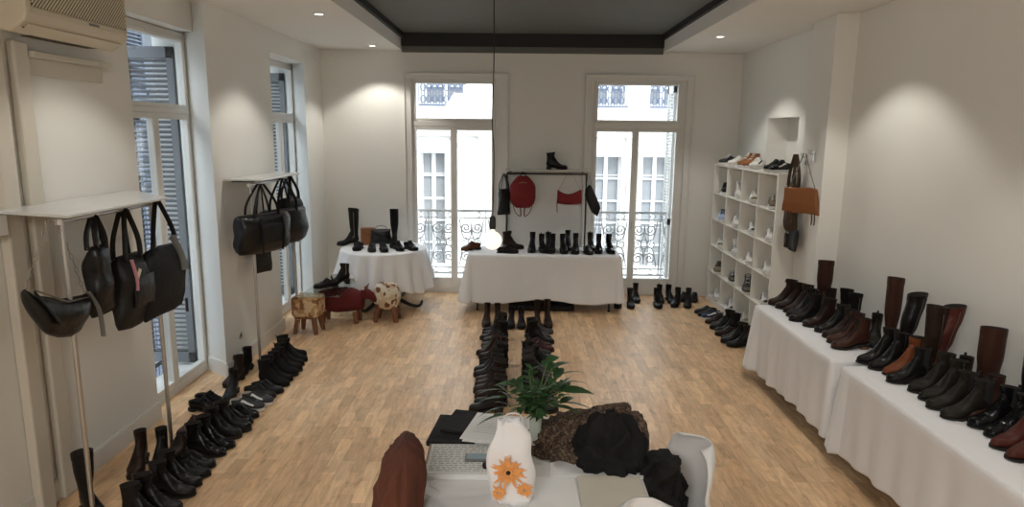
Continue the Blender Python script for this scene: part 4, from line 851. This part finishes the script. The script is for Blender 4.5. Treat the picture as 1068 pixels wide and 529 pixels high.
# ------------------------------------------------------------------ rack behind the back table
R_ = empty('garment_rack', (.38, 9.24, 0), 0, 'dark metal rack behind back table holding the red bags', 'rack')
MB().cyl((-.55, 0, 1.745), (.56, 0, 1.745), .013, 10).obj('rail', 'iron', R_)
for s_ in (-.54, .55):
    MB().cyl((s_, 0, .01), (s_, 0, 1.745), .012, 10).obj('post', 'iron', R_); MB().bb(s_ - .012, s_ + .012, -.18, .15, 0, .016).obj('foot', 'iron', R_, smooth=False)
    MB().cyl((s_ * .9, 0, 1.745), (s_ * .9, 0, 1.79), .006, 8).obj('shelf_pin', 'iron', R_)
tag(MB().box((.385, 9.24, 1.798), (1.14, .28, .016)).obj('shelf', 'frost', bevel=.003, smooth=False), 'pale shelf board on top of the dark rack behind the back table', 'shelf')
def backpack():
    R_ = empty('backpack', (.06, 9.22, 1.745), 0, 'deep red rounded backpack hanging from the dark rack', 'backpack')
    m_ = MB(); rings = []
    for i in range(17):
        q = i / 16; z = -.43 + .43 * q; w = .175 * min(1, (math.sin(math.pi * min(1, (q * .60 + .20)))) ** .8 + .06) * (1 if q > .12 else (.78 + .22 * q / .12)); w *= (1 - max(0, q - .62) ** 2 * 3.2); d = .085 * math.sin(math.pi * (.10 + .84 * q)) + .012
        rings.append([(x + .004 * noise.noise(Vector((x * 9, y * 9, z * 9))), y - .05, z - .03) for x, y in superr(20, 2.6, w, d)])
    m_.loft(rings).obj('body', 'bagred', R_, angle=180)
    MB().tube(smooth3([(-.04, -.04, -.04), (-.03, -.01, .0), (0, 0, .018), (.03, -.01, .0), (.04, -.04, -.04)], 10), .008, 6).obj('top_handle', 'bagblack', R_)
    for s_ in (-1, 1): strap([(s_ * .13, -.06, -.42), (s_ * .10, -.07, -.52), (s_ * .03, -.06, -.58), (s_ * .025, -.05, -.50), (s_ * .04, -.05, -.42)], .020, 14).obj('shoulder_strap', 'bagred', R_)
    b2 = body(.22, .17, .03, seed=2, amp=.003); b2.v = [(x, y - .125, z - .25) for x, y, z in b2.v]; b2.obj('front_pocket', 'bagred', R_, angle=180)
    MB().tube([(.11 * math.sin(t), -.115, -.21 + .10 * math.cos(t)) for t in np.linspace(-1.4, 1.4, 10)], .004, 5).obj('zipper', 'zip', R_)
backpack()
R_ = empty('shoulder_bag', (.70, 9.22, 1.745), 0, 'small deep red shoulder bag on thin strap at right of dark rack', 'bag')
m_ = MB(); rings = []
for i in range(15):
    q = i / 14; x = -.165 + .33 * q; top = -.21 - .06 * math.sin(math.pi * min(1, q * 1.1)); bot = -.40 - .015 * math.sin(math.pi * q); hd = (top - bot) / 2; zc = (top + bot) / 2; d = .035 * math.sin(math.pi * (.12 + .76 * q)) + .004
    rings.append([(x, yy - .03, zc + zz) for yy, zz in superr(14, 2.6, d, hd)])
m_.loft(rings).obj('body', 'bagred', R_, angle=180)
strap([(-.15, -.03, -.22), (-.09, -.02, -.1), (-.02, 0, .012), (.02, 0, .012), (.09, -.02, -.1), (.15, -.03, -.22)], .006, 18).obj('strap', 'greyfab', R_)
strap([(-.15, -.05, -.24), (-.17, -.06, -.38), (-.165, -.06, -.52)], .020, 8).obj('hanging_strap', 'bagred', R_)
def ex_f(R_): strap([(.03, -.05, -.5), (.035, -.05, -.66), (.03, -.05, -.80)], .007, 8).obj('dangling_strap', 'bagblack', R_)
bag('shoulder_bag', 'bag', 'dark black shoulder bag hanging at left end of the dark rack', (-.20, 9.20, 1.74), .5, 'bagblack', .20, .36, .14, .20, (-1, 1), hw=.3, extra=ex_f, seed=31, top=.7, bot=1.0, amp=.02)
R_ = empty('shoulder_bag', (.95, 9.22, 1.74), 0, 'small black pointed bag hanging at right end of the dark rack', 'bag')
m_ = MB(); rings = []
for q in np.linspace(0, 1, 11):
    z = -.14 - .40 * q; w = .015 + .10 * (1 - abs(q - .55) / .55) ** .8; xo = .03 + .07 * q
    rings.append([(xo + x, y - .03, z - (x * .7)) for x, y in superr(14, 2.3, w, .04 * math.sin(math.pi * (.08 + .84 * q)) + .006)])
m_.loft(rings).obj('body', 'bagblack', R_, angle=180)
strap([(.02, -.03, -.14), (-.01, -.01, -.05), (0, 0, .014), (.02, -.01, -.05), (.05, -.03, -.16)], .010, 12).obj('strap', 'bagblack', R_)
# black case under the back table
tag(MB().box((.32, 8.62, .045), (.86, .26, .085)).obj('storage_case', 'dimbag', bevel=.03, smooth=True), 'flat black case on floor under the back table', 'case')
# bags on the round table
R_ = empty('paper_bag', (-2.03, 8.98, ZR + .001), .15, 'brown box-shaped bag standing on the round table', 'bag')
MB().box((0, 0, .115), (.19, .10, .23), taper=1).obj('body', 'bagbrown', R_, bevel=.006, smooth=False); MB().tube(smooth3([(-.05, -.052, .20), (-.04, -.06, .15), (.04, -.06, .15), (.05, -.052, .20)], 9), .003, 5).obj('handle', 'bagdkbrown', R_)
R_ = empty('handbag', (-1.84, 8.93, ZR + .001), .1, 'crumpled black handbag on the round table between brown bag and tall boot', 'bag')
b_ = body(.26, .20, .16, seed=41, amp=.03, fr=9); b_.v = [(x, y, z + .225) for x, y, z in b_.v]; b_.obj('body', 'bagpatent', R_, angle=180)
strap([(-.08, 0, .18), (-.07, -.02, .25), (0, -.03, .275), (.07, -.02, .25), (.08, 0, .18)], .009, 12).obj('strap', 'bagblack', R_)
# ------------------------------------------------------------------ pendant bulb
R_ = empty('pendant_lamp', (-.21, 5.5, 3.60), 0, 'lit globe bulb hanging low on a long black cord', 'lamp')
MB().lathe([(.001, -.03), (.05, -.026), (.055, 0), (.001, 0)], n=20).obj('ceiling_rose', 'iron', R_)
MB().tube(smooth3([(0, 0, -.02), (.004, 0, -.7), (-.006, 0, -1.2), (.008, 0, -1.5), (0, 0, -1.99)], 24), .005, 6).obj('cord', 'iron', R_)
MB().lathe([(.001, -1.98), (.018, -1.985), (.026, -2.0), (.027, -2.07), (.022, -2.09), (.001, -2.09)], n=18).obj('socket', 'iron', R_)
MB().lathe([(.012, -2.09), (.022, -2.105)] + [(.078 * math.sin(t), -2.185 - .078 * -math.cos(t) if 0 else -2.185 + .078 * math.cos(t)) for t in np.linspace(.35, math.pi - .02, 14)], n=24).obj('globe_bulb', 'bulbglass', R_)
# ------------------------------------------------------------------ animal footstools
def square_stool(loc, rz, w, h, leg_h, m, label, name='patchwork_stool'):
    R_ = empty(name, loc, rz, label, 'stool')
    MB().box((0, 0, leg_h + (h - leg_h) / 2), (w, w * .92, h - leg_h)).obj('seat', m, R_, bevel=.035, smooth=True)
    MB().box((0, 0, leg_h - .008), (w * .8, w * .74, .02)).obj('base_frame', 'legwood', R_, smooth=False)
    for sx in (-1, 1):
        for sy in (-1, 1): MB().tube([(sx * w * .30, sy * w * .26, leg_h), (sx * w * .36, sy * w * .32, leg_h * .4), (sx * w * .40, sy * w * .36, 0.0)], [.030, .030, .022], 10).obj('leg', 'legwood', R_)
    return R_
square_stool((-2.40, 7.47, 0), -.1, .31, .44, .20, 'patch2', 'small square tan patchwork stool with brown wooden legs, beside left rack post')
R_ = empty('animal_footstool', (-1.60, 8.00, 0), 0, 'small rounded cowhide footstool on brown legs in front of round table', 'stool')
m_ = MB(); rings = []
for q in np.linspace(0, 1, 13):
    z = .16 + .30 * q; k = (math.sin(math.pi * (.16 + .68 * q))) ** .5
    rings.append([(x + .004 * noise.noise(Vector((x * 14, y * 14, z * 9))), y, z) for x, y in superr(24, 2.7, .165 * k, .16 * k)])
m_.loft(rings).obj('body', 'patch', R_, angle=180)
for sx in (-1, 1):
    for sy in (-1, 1): MB().tube([(sx * .08, sy * .08, .20), (sx * .115, sy * .10, .09), (sx * .125, sy * .11, 0)], [.036, .034, .026], 10).obj('leg', 'legwood', R_)
# dark red animal bench: cylinder body along X, head to the right
R_ = empty('animal_footstool', (-2.14, 7.92, 0), -.06, 'dark red animal-shaped footstool with head turned right, beneath the glass plate', 'stool')
m_ = MB(); rings = []
for q in np.linspace(0, 1, 19):
    x = -.27 + .54 * q; k = math.sin(math.pi * (.10 + .80 * q)) ** .42
    rings.append([(x, y * 1.0, .275 + z + .006 * math.cos(q * 9)) for y, z in superr(20, 2.4, .135 * k, .152 * k)])
m_.loft(rings).obj('body', 'redhide', R_, angle=180)
hp = [((.20, 0, .30), .075, .075), ((.27, 0, .345), .065, .062), ((.33, -.01, .36), .058, .055), ((.385, -.02, .335), .046, .045), ((.425, -.025, .30), .038, .036), ((.445, -.03, .28), .022, .020)]
MB().loft([[(c_[0] + z * .35, c_[1] + y, c_[2] + z) for y, z in superr(14, 2.2, a, b2)] for c_, a, b2 in hp]).obj('head', 'redhide', R_, angle=180)
for s_ in (-1, 1):
    MB().tube([(.30, s_ * .045, .40), (.285, s_ * .09, .415), (.27, s_ * .125, .385)], [.020, .024, .006], 8, (1, .45)).obj('ear', 'redhide', R_)
    MB().tube([(.315, s_ * .02, .41), (.32, s_ * .04, .45), (.34, s_ * .05, .475)], [.012, .009, .003], 8).obj('horn', 'legwood', R_)
for sx in (-.19, .19):
    for s_ in (-1, 1): MB().tube([(sx, s_ * .07, .14), (sx * 1.05, s_ * .085, .06), (sx * 1.06, s_ * .09, 0)], [.036, .028, .024], 10).obj('leg', 'legwood', R_)
MB().tube(smooth3([(-.26, 0, .30), (-.31, 0, .26), (-.32, .01, .16)], 8), [.012] * 4 + [.010, .010, .012, .014], 6).obj('tail', 'redhide', R_)
# glass plate resting on square stool and the red animal
tag(MB().box((-2.24, 7.75, .447), (.46, .80, .010)).obj('glass_plate', 'plate', bevel=.002, smooth=False), 'clear glass plate laid across the patchwork stool and the red footstool', 'glass plate')
place('zip', 'black', -2.06, 8.02, .453, 215, 'black heeled boot standing on the glass plate above red footstool')
place('sneaker', 'white', -2.30, 8.08, .453, 5, 'white sneaker with black details behind the heeled boot on the glass plate', acc='black')
place('derby', 'black', -2.14, 7.80, .453, 195, 'black low shoe lying in front of the heeled boot on glass plate')
# ------------------------------------------------------------------ bags hung on the pillar
def wall_hook(x, y, z, label):
    R_ = empty('wall_hook', (x, y, z), math.pi, label, 'hook')
    MB().bb(0, .008, -.02, .02, -.05, .05).obj('plate', 'chrome', R_, bevel=.002, smooth=False)
    for dy in (-.012, .012): MB().tube(smooth3([(.008, dy, .03), (.03, dy, .02), (.045, dy * 2, .035), (.052, dy * 2.4, .065)], 8), .004, 6).obj('prong', 'chrome', R_)
wall_hook(2.855, 6.58, 2.10, 'chrome double hook on the white pillar at right, nearer the camera')
wall_hook(2.875, 6.80, 2.06, 'chrome double hook on the white pillar at right, nearer the shelf')
R_ = empty('handbag', (2.73, 6.50, 2.12), -H + .55, 'cognac brown leather handbag hanging from hook on right pillar', 'bag')
m_ = MB()
for i in range(1): 
    rings = []
    for q in np.linspace(0, 1, 9):
        z = -.56 + .24 * q; w = .21 - .045 * q; d = .035 * math.sin(math.pi * (.15 + .7 * q))
        rings.append([(x, y, z + .01 * math.sin(x * 20)) for x, y in superr(18, 4, w, d)])
    m_.loft(rings)
m_.obj('body', 'bagbrown', R_, angle=60)
MB().box((0, -.032, -.40), (.34, .010, .15)).obj('flap', 'bagbrown', R_, bevel=.004, smooth=False)
for s_ in (-1, 1): strap([(s_ * .15, 0, -.34), (s_ * .08, 0, -.18), (s_ * .012, 0, .01)], .009, 8).obj('strap', 'greyfab', R_)
for x in (-.12, -.08, .14, .17): strap([(x, -.02, -.55), (x + .01, -.025, -.60), (x + .005, -.02, -.66)], .010, 5).obj('tassel', 'bagdkbrown', R_)
bag('shoulder_bag', 'bag', 'dark brown shoulder bag behind the cognac handbag on right pillar', (2.80, 6.88, 2.10), -H, 'bagdkbrown', .26, .50, .10, .28, (-1, 1), hw=.28, seed=51, top=.7, bot=1.0, amp=.014)
R_ = empty('crossbody_pouch', (2.80, 6.76, 1.56), -H, 'small black pouch dangling lowest from the pillar hooks', 'bag')
b_ = body(.19, .22, .05, seed=55, amp=.008); b_.v = [(x - .02, y, z - .20) for x, y, z in b_.v]; b_.obj('body', 'bagblack', R_, angle=180)
strap([(-.05, 0, -.22), (-.02, 0, -.1), (0, .01, .32)], .006, 8).obj('strap', 'bagblack', R_)
R_ = empty('card_wallet', (2.80, 6.96, 1.30), -H, 'tiny black wallet hanging left of the lowest pouch on the pillar', 'wallet')
MB().box((0, 0, -.08), (.10, .02, .15)).obj('body', 'bagblack', R_, bevel=.005, smooth=False); MB().box((0, -.012, -.07), (.05, .004, .07)).obj('card_slot', 'greyfab', R_, smooth=False)
MB().tube(smooth3([(0, 0, -.005), (.02, 0, .12), (.12, 0, .4)], 8), .004, 5).obj('strap', 'bagblack', R_)
# wall socket
R_ = empty('wall_socket', (-2.718, 6.32, .31), H, 'round wall socket on the left pier near the rack post', 'socket')
MB().cyl((0, 0, 0), (0, -.008, 0), .04, 20).obj('plate', 'pipe', R_); MB().cyl((0, -.007, 0), (0, -.0095, 0), .022, 16).obj('recess', 'greyfab', R_)
# ------------------------------------------------------------------ desk in the foreground
ZD = .72
R_ = empty('desk', (.085, 3.08, 0), 0, 'white desk in the foreground covered with papers', 'desk')
MB().box((0, 0, ZD - .015), (1.02, .98, .03)).obj('desktop', 'desk', R_, bevel=.004, smooth=False)
for sx in (-1, 1):
    for sy in (-1, 1): MB().box((sx * .47, sy * .45, (ZD - .03) / 2), (.04, .04, ZD - .03)).obj('leg', 'white', R_, bevel=.003, smooth=False)
MB().box((0, 0, ZD - .06), (.94, .90, .05)).obj('apron', 'white', R_, smooth=False)
def slab(name, cx, cy, z0, w, d, t, rz, m, label, cat, bev=.003):
    return tag(MB().box((0, 0, t / 2), (w, d, t)).obj(name, m, loc=(cx, cy, z0), bevel=bev, smooth=False), label, cat), rz
def putslab(*a, **k):
    o, rz = slab(*a, **k); o.rotation_euler = (0, 0, rz); return o
# black cases and papers
o = putslab('document_case', -.315, 3.34, ZD, .25, .34, .03, -.10, 'dimbag', 'black document case lying on the far left corner of desk', 'case', bev=.008)
o = putslab('laptop_sleeve', -.27, 3.40, ZD + .031, .20, .27, .016, -.22, 'dimbag', 'black folder on top of the document case on desk', 'folder', bev=.006)
R_ = empty('paper_stack', (-.13, 3.31, ZD), -.22, 'loose stack of white printed sheets behind the white bag on desk', 'paper')
MB().box((0, 0, .0505), (.24, .33, .003), .0).box((.01, -.01, .0465), (.24, .33, .003), .05).box((0.01, .01, .023), (.22, .30, .042)).obj('sheets', 'paper', R_, smooth=False)
m_ = MB()
for i in range(9): m_.box((-.02, .12 - i * .008 * 3, .0523), (.12, .0018, .0004))
m_.obj('text_lines', 'greyfab', R_, smooth=False)
R_ = empty('notebook', (-.255, 3.01, ZD), .02, 'open notebook covered with handwriting under the phone on desk', 'notebook')
MB().box((0, 0, .012), (.34, .31, .024)).obj('pages', 'paper', R_, bevel=.003, smooth=False); MB().box((0, 0, .0265), (.33, .30, .003)).obj('top_page', 'newsprint', R_, smooth=False)
m_ = MB(); rr = random.Random(3)
for i in range(16):
    x = -.15
    while x < .14:
        w = rr.uniform(.01, .035); m_.box((x + w / 2, .135 - i * .017 + rr.uniform(-.001, .001), .0283), (w, .0035, .0004)); x += w + .008
m_.obj('handwriting', 'greyfab', R_, smooth=False)
m_ = MB()
for i in range(24): m_.tube([(-.168 + .004 * math.cos(t), .13 - i * .0115, .028 + .012 * math.sin(t)) for t in np.linspace(0, 6.28, 7)], .0012, 4)
m_.obj('spiral_binding', 'steel', R_)
R_ = empty('smartphone', (-.175, 3.01, ZD + .029), .0, 'grey smartphone lying on the open notebook', 'phone')
MB().box((0, 0, .005), (.13, .072, .009)).obj('case', 'greyfab', R_, bevel=.003, smooth=False); MB().box((0, .004, .0098), (.118, .055, .0008)).obj('screen', mat('phone_screen', (.32, .40, .46), .15), R_, smooth=False)
o = tag(MB().loft([[(x, y, z) for x, y in superr(16, 2.5, .030 * k, .022 * k)] for z, k in ((0, .9), (.01, 1), (.022, .9), (.028, .5))]).obj('computer_mouse', 'bagblack', loc=(-.125, 2.925, ZD + .029)), 'small black rounded object lying beside phone on notebook', 'mouse')
# right-hand papers
o = putslab('paper_pad', .435, 2.75, ZD, .29, .29, .012, .0, 'beigepaper', 'cream writing pad at right front of desk', 'notepad')
o = putslab('paper_sheet', .17, 2.75, ZD, .22, .28, .004, .02, 'paper', 'white sheet beside the cream pad on desk', 'paper', bev=0)
o = putslab('paper_sheet', .39, 3.02, ZD, .44, .25, .003, -.03, 'paper', 'white sheet partly under the scarf and black coat on desk', 'paper', bev=0)
# white fabric bag with orange print
R_ = empty('cloth_bag', (-.012, 2.69, ZD), .05, 'crumpled white bag with orange printed flower standing on front of desk', 'bag')
m_ = MB(); rings = []
for q in np.linspace(0, 1, 17):
    z = .375 * q; w = .092 * (.88 + .14 * math.sin(math.pi * min(1, q * 1.15))) * (1 - .35 * q ** 5); d = .045 * (1 - .75 * q ** 1.4) + .006
    rings.append([(x - .015 * q + .030 * noise.noise(Vector((x * 14 + 4, y * 20, z * 8))), y + .028 * noise.noise(Vector((x * 16, y * 20 + 9, z * 9))), z + (.07 * noise.noise(Vector((x * 19, 3, 1))) * max(0, q - .8) * 5)) for x, y in superr(30, 2.6, w, d)])
m_.loft(rings, cap1=False).obj('body', 'cloth', R_, angle=180, solid=.002)
strap([(-.05, 0, .33), (-.03, -.01, .40), (.03, -.01, .40), (.05, 0, .33)], .006, 12).obj('handle', 'cloth', R_)
def petal(a, r0_, r1_, w, cx, cz, y):
    ca, sa = math.cos(a), math.sin(a); p = [(r0_, -w * .5), (r0_ + (r1_ - r0_) * .6, -w), (r1_, 0), (r0_ + (r1_ - r0_) * .6, w), (r0_, w * .5)]
    v = [(cx + ca * q - sa * s_, y, cz + sa * q + ca * s_) for q, s_ in p]; v2 = [(x, y_ + .004, z) for x, y_, z in v]
    return v + v2, [(0, 1, 2, 3, 4), (9, 8, 7, 6, 5)] + [(i, (i + 1) % 5, (i + 1) % 5 + 5, i + 5) for i in range(5)]
m_ = MB(); rr = random.Random(9)
for i in range(38): m_.add(*petal(i / 38 * 6.283 + rr.uniform(-.05, .05), .026 if i % 2 else .018, .060 + rr.uniform(-.016, .026), .0042, -.020, .165, -.066))
for i in range(16): m_.add(*petal(i / 16 * 6.283, .006, .036 + rr.uniform(-.01, .012), .004, .05, .08, -.062)); m_.add(*petal(i / 16 * 6.283 + .2, .006, .034 + rr.uniform(-.01, .012), .004, -.06, .07, -.062))
m_.cyl((-.020, -.050, .165), (-.020, -.0675, .165), .017, 14); m_.obj('printed_flower', 'orange', R_, smooth=False)
MB().cyl((-.020, -.066, .165), (-.020, -.0695, .165), .010, 12).obj('flower_centre', 'bagblack', R_)
# vase with leafy branches
R_ = empty('potted_plant', (.10, 3.17, ZD), 0, 'leafy green branches in a slim pale green vase at back of desk', 'plant')
MB().lathe([(.001, 0), (.030, 0), (.033, .02), (.031, .12), (.034, .185), (.030, .185), (.027, .13), (.001, .12)], n=24).obj('vase', 'vase', R_)
rr = random.Random(12); lv = MB(); st = MB()
def leafpts(base, d, L_, w, droop, twist):
    d = Vector(d).normalized(); side = d.cross(Vector((0, 0, 1))); side = (side.normalized() if side.length > .01 else Vector((1, 0, 0))); side = (Matrix.Rotation(twist, 3, d) @ side)
    n = 7; v = []
    for i in range(n):
        q = i / (n - 1); c_ = Vector(base) + d * L_ * q + Vector((0, 0, -droop * q * q)); ww = w * math.sin(math.pi * min(1, q ** .75 * .97 + .03)) ; up_ = side.cross(d) * (-.18 * ww)
        v += [c_ - side * ww, c_ + up_, c_ + side * ww]
    f_ = []
    for i in range(n - 1):
        for k in (0, 1): f_.append((i * 3 + k, i * 3 + k + 1, i * 3 + k + 4, i * 3 + k + 3))
    return v, f_
for i in range(26):
    a = rr.uniform(0, 6.283); sp = rr.uniform(.03, .17); hh = rr.uniform(.20, .42); top = Vector((math.cos(a) * sp, math.sin(a) * sp * .7, hh)); P = smooth3([(0, 0, .10), (top.x * .25, top.y * .25, .2 + hh * .15), tuple(top)], 9)
    st.tube(P, .0028, 5)
    for k in range(3, 9):
        for sg in (1, -1):
            p = Vector(P[k]); t_ = (Vector(P[min(k + 1, 8)]) - Vector(P[k - 1])).normalized(); o_ = Vector((math.cos(a + sg * 1.4 + rr.uniform(-.5, .5)), math.sin(a + sg * 1.4 + rr.uniform(-.5, .5)), rr.uniform(-.1, .5)))
            lv.add(*leafpts(p, (t_ * .5 + o_), rr.uniform(.045, .075), rr.uniform(.010, .016), .02, rr.uniform(-.5, .5)))
for (dx, dy, dz), L_, w in (((-.36, .05, .20), .15, .024), ((-.30, -.05, .10), .16, .024), ((-.30, .05, .14), .17, .022), ((-.34, .0, .02), .15, .02), ((-.22, .10, .22), .14, .02), ((.24, .1, .30), .17, .030), ((.28, .04, .20), .18, .028), ((.30, 0, .12), .17, .022), ((.18, .1, .36), .14, .032), ((.12, .1, .40), .12, .03), ((.2, -.02, .1), .15, .02), ((.32, .06, .26), .15, .02)):
    s0 = Vector((dx * .45, dy * .5, .17 + dz * .68)); st.tube(smooth3([(0, 0, .12), (dx * .15, dy * .2, .22 + dz * .2), tuple(s0)], 8), .003, 5)
    lv.add(*leafpts(s0, (dx, dy, dz * .35), L_, w, .07, rr.uniform(-.4, .4)))
    lv.add(*leafpts(s0 * .9 + Vector((0, 0, .02)), (dx * .6, dy + .2, dz), L_ * .8, w, .06, rr.uniform(-.6, .6)))
lv.obj('foliage', 'leaf', R_, angle=180); st.obj('stems', 'stem', R_)
# scarf and black coat heap on the desk
def fold(p, seed, fr):
    """ridged folds, about -1..1"""
    q = Vector((p[0] * fr + seed, p[1] * fr - seed, p[2] * fr)); w_ = noise.noise_vector(q * .6) * .9
    return (1 - abs(noise.noise(q + w_)) * 3.2) * .6 + .4 * (1 - abs(noise.noise((q + w_) * 2.3)) * 3)
def heap(name, loc, sx, sy, sz, m, label, cat, seed, amp=.03, fr=5, rid=.02, n=84, K=40, ex=2.4, bend=None, ffr=5):
    m_ = MB(); rings = []
    for i in range(K):
        q = i / (K - 1); ph = q * math.pi / 2; rr_ = math.cos(ph) ** .7 if i < K - 1 else .02; z = sz * math.sin(ph)
        ring = []
        for x, y in superr(n, ex, sx * rr_, sy * rr_):
            nv = noise.noise_vector(Vector((x * fr + seed, y * fr, z * fr))); k = min(1, i / 4); fo = fold((x, y, z), seed, ffr) * rid
            L_ = math.hypot(x, y) + 1e-6; px, py, pz = x + nv.x * amp + x / L_ * fo * (1 - q * .8), y + nv.y * amp + y / L_ * fo * (1 - q * .8), max(0.0, z + nv.z * amp * k + fo * k * (.3 + q))
            if bend: px, py, pz = bend(px, py, pz)
            ring.append((px, py, pz))
        rings.append(ring)
    m_.loft(rings); o = m_.obj(name, m, loc=loc, angle=180)
    return tag(o, label, cat)
heap('scarf', (.33, 3.20, ZD + .004), .27, .15, .26, 'scarf', 'mottled brown scarf bundled on desk around the black coat', 'scarf', 3, amp=.025, rid=.045, ffr=7, bend=lambda x, y, z: (x + .25 * z, y, z * (.62 + .9 * max(0, x + .05))))
heap('folded_coat', (.455, 3.05, ZD + .004), .165, .135, .205, 'coatblack', 'black coat heaped on the right side of the desk', 'coat', 8, amp=.035, fr=6, rid=.045, ffr=6.5, ex=2.1)
heap('fur_collar', (.60, 3.14, ZD + .004), .055, .10, .20, 'scarf', 'strip of mottled brown fur at right side of black coat', 'collar', 15, amp=.015, fr=9, rid=.012, ffr=14)
# chairs
def shell_chair(loc, rz, label, coat=None):
    R_ = empty('shell_chair', loc, rz, label, 'chair')
    # local: seat faces -Y ; backrest at +Y
    prof = [(-.20, .43), (-.17, .445), (-.05, .432), (.08, .43), (.15, .455), (.19, .53), (.215, .63), (.235, .73), (.245, .80), (.248, .825)]
    hw = [.19, .21, .225, .225, .225, .222, .215, .20, .16, .09]; P = cat_rom([(a, b_, c_) for (a, b_), c_ in zip(prof, hw)], 24); m_ = MB(); v = []; n = 15
    for j, (y, z, w) in enumerate(P):
        for i in range(n):
            s_ = -1 + 2 * i / (n - 1); back = S01((z - .45) / .2); side = abs(s_) ** 2.6
            v.append((w * s_, y - side * .10 * back, z + side * .055 * (1 - back)))
    m_.add(v, [(j * n + i, j * n + i + 1, (j + 1) * n + i + 1, (j + 1) * n + i) for j in range(len(P) - 1) for i in range(n - 1)])
    m_.obj('shell', 'whiteplastic', R_, solid=.009, angle=180)
    for sx in (-1, 1):
        for sy in (-1, 1): MB().tube([(sx * .10, sy * .10, .42), (sx * .22, sy * .21, 0)], [.016, .010], 10).obj('leg', 'legwood', R_)
    MB().cyl((-.13, -.13, .33), (.13, .13, .33), .005, 6).cyl((-.13, .13, .33), (.13, -.13, .33), .005, 6).obj('brace', 'iron', R_)
    return R_
shell_chair((.71, 3.02, 0), math.radians(-76), 'white moulded shell chair at right of desk, holding a black garment')
shell_chair((.53, 2.30, 0), math.radians(0), 'white moulded shell chair at bottom edge of the picture, only its rounded top visible')
R_ = empty('dining_chair', (-.33, 2.62, 0), math.radians(88), 'chair at left of desk hidden under the brown coat', 'chair')
MB().box((0, -.02, .44), (.40, .40, .035)).obj('seat', 'legwood', R_, bevel=.01, smooth=False); MB().box((0, .19, .74), (.22, .022, .24)).obj('backrest', 'legwood', R_, bevel=.01, smooth=False)
for sx in (-1, 1):
    MB().tube([(sx * .17, .19, .0), (sx * .11, .19, .84)], .016, 8).obj('leg', 'legwood', R_); MB().tube([(sx * .17, -.2, .0), (sx * .17, -.2, .43)], .016, 8).obj('leg', 'legwood', R_)
def drape(name, loc, rz, w, d, z0, z1, m, label, cat, seed, lean=0, n=90, K=48, amp=.02, taper=.55, shoulder=.35, flat=2.6, rid=.02, ffr=4.5, zs=.35):
    """garment hanging over a chair back: closed soft volume from z0 to z1 with vertical folds"""
    m_ = MB(); rings = []
    for i in range(K):
        q = i / (K - 1); z = z0 + (z1 - z0) * q
        e = 1 - (1 - taper) * max(0, (q - (1 - shoulder)) / shoulder) ** 2; edge = math.sqrt(max(.02, 1 - max(0, (q - .90) / .10) ** 2))
        ring = []
        for x, y in superr(n, flat, w / 2 * e * edge, d / 2 * (1 - .35 * q) * edge):
            nv = noise.noise_vector(Vector((x * 6 + seed, y * 6, z * 5))); fo = fold((x * 1.6, y * 1.6, z * zs), seed, ffr) * rid; L_ = math.hypot(x, y) + 1e-6
            ring.append((x + x / L_ * fo + nv.x * amp + lean * (z - z0), y + y / L_ * fo + nv.y * amp, z + nv.z * amp * .4 + fo * q * .5))
        rings.append(ring)
    m_.loft(rings); o = m_.obj(name, m, loc=loc, angle=180); o.rotation_euler = (0, 0, rz); return tag(o, label, cat)
R_ = drape('coat', (-.545, 2.62, 0), math.radians(4), .20, .44, .42, 1.015, 'coatbrown', 'reddish brown coat draped over the chair at left of desk', 'coat', 2.0, lean=.14, taper=.5, shoulder=.5, rid=.03)
tag(MB().tube(smooth3([(-.455, 2.66, .93), (-.43, 2.74, .90), (-.405, 2.84, .80), (-.38, 2.90, .755), (-.35, 2.86, .728), (-.38, 2.80, .726), (-.33, 2.74, .727), (-.37, 2.68, .727)], 40), .0022, 5).obj('earphone_cable', 'cable'), 'thin white cable trailing from brown coat towards the notebook', 'cable')
drape('jacket', (.69, 2.97, 0), math.radians(18), .24, .26, .47, .80, 'coatblack', 'black jacket piled on the white shell chair right of desk', 'jacket', 5.0, lean=-.1, taper=.45, shoulder=.6, amp=.04, rid=.05, ffr=5, zs=1)
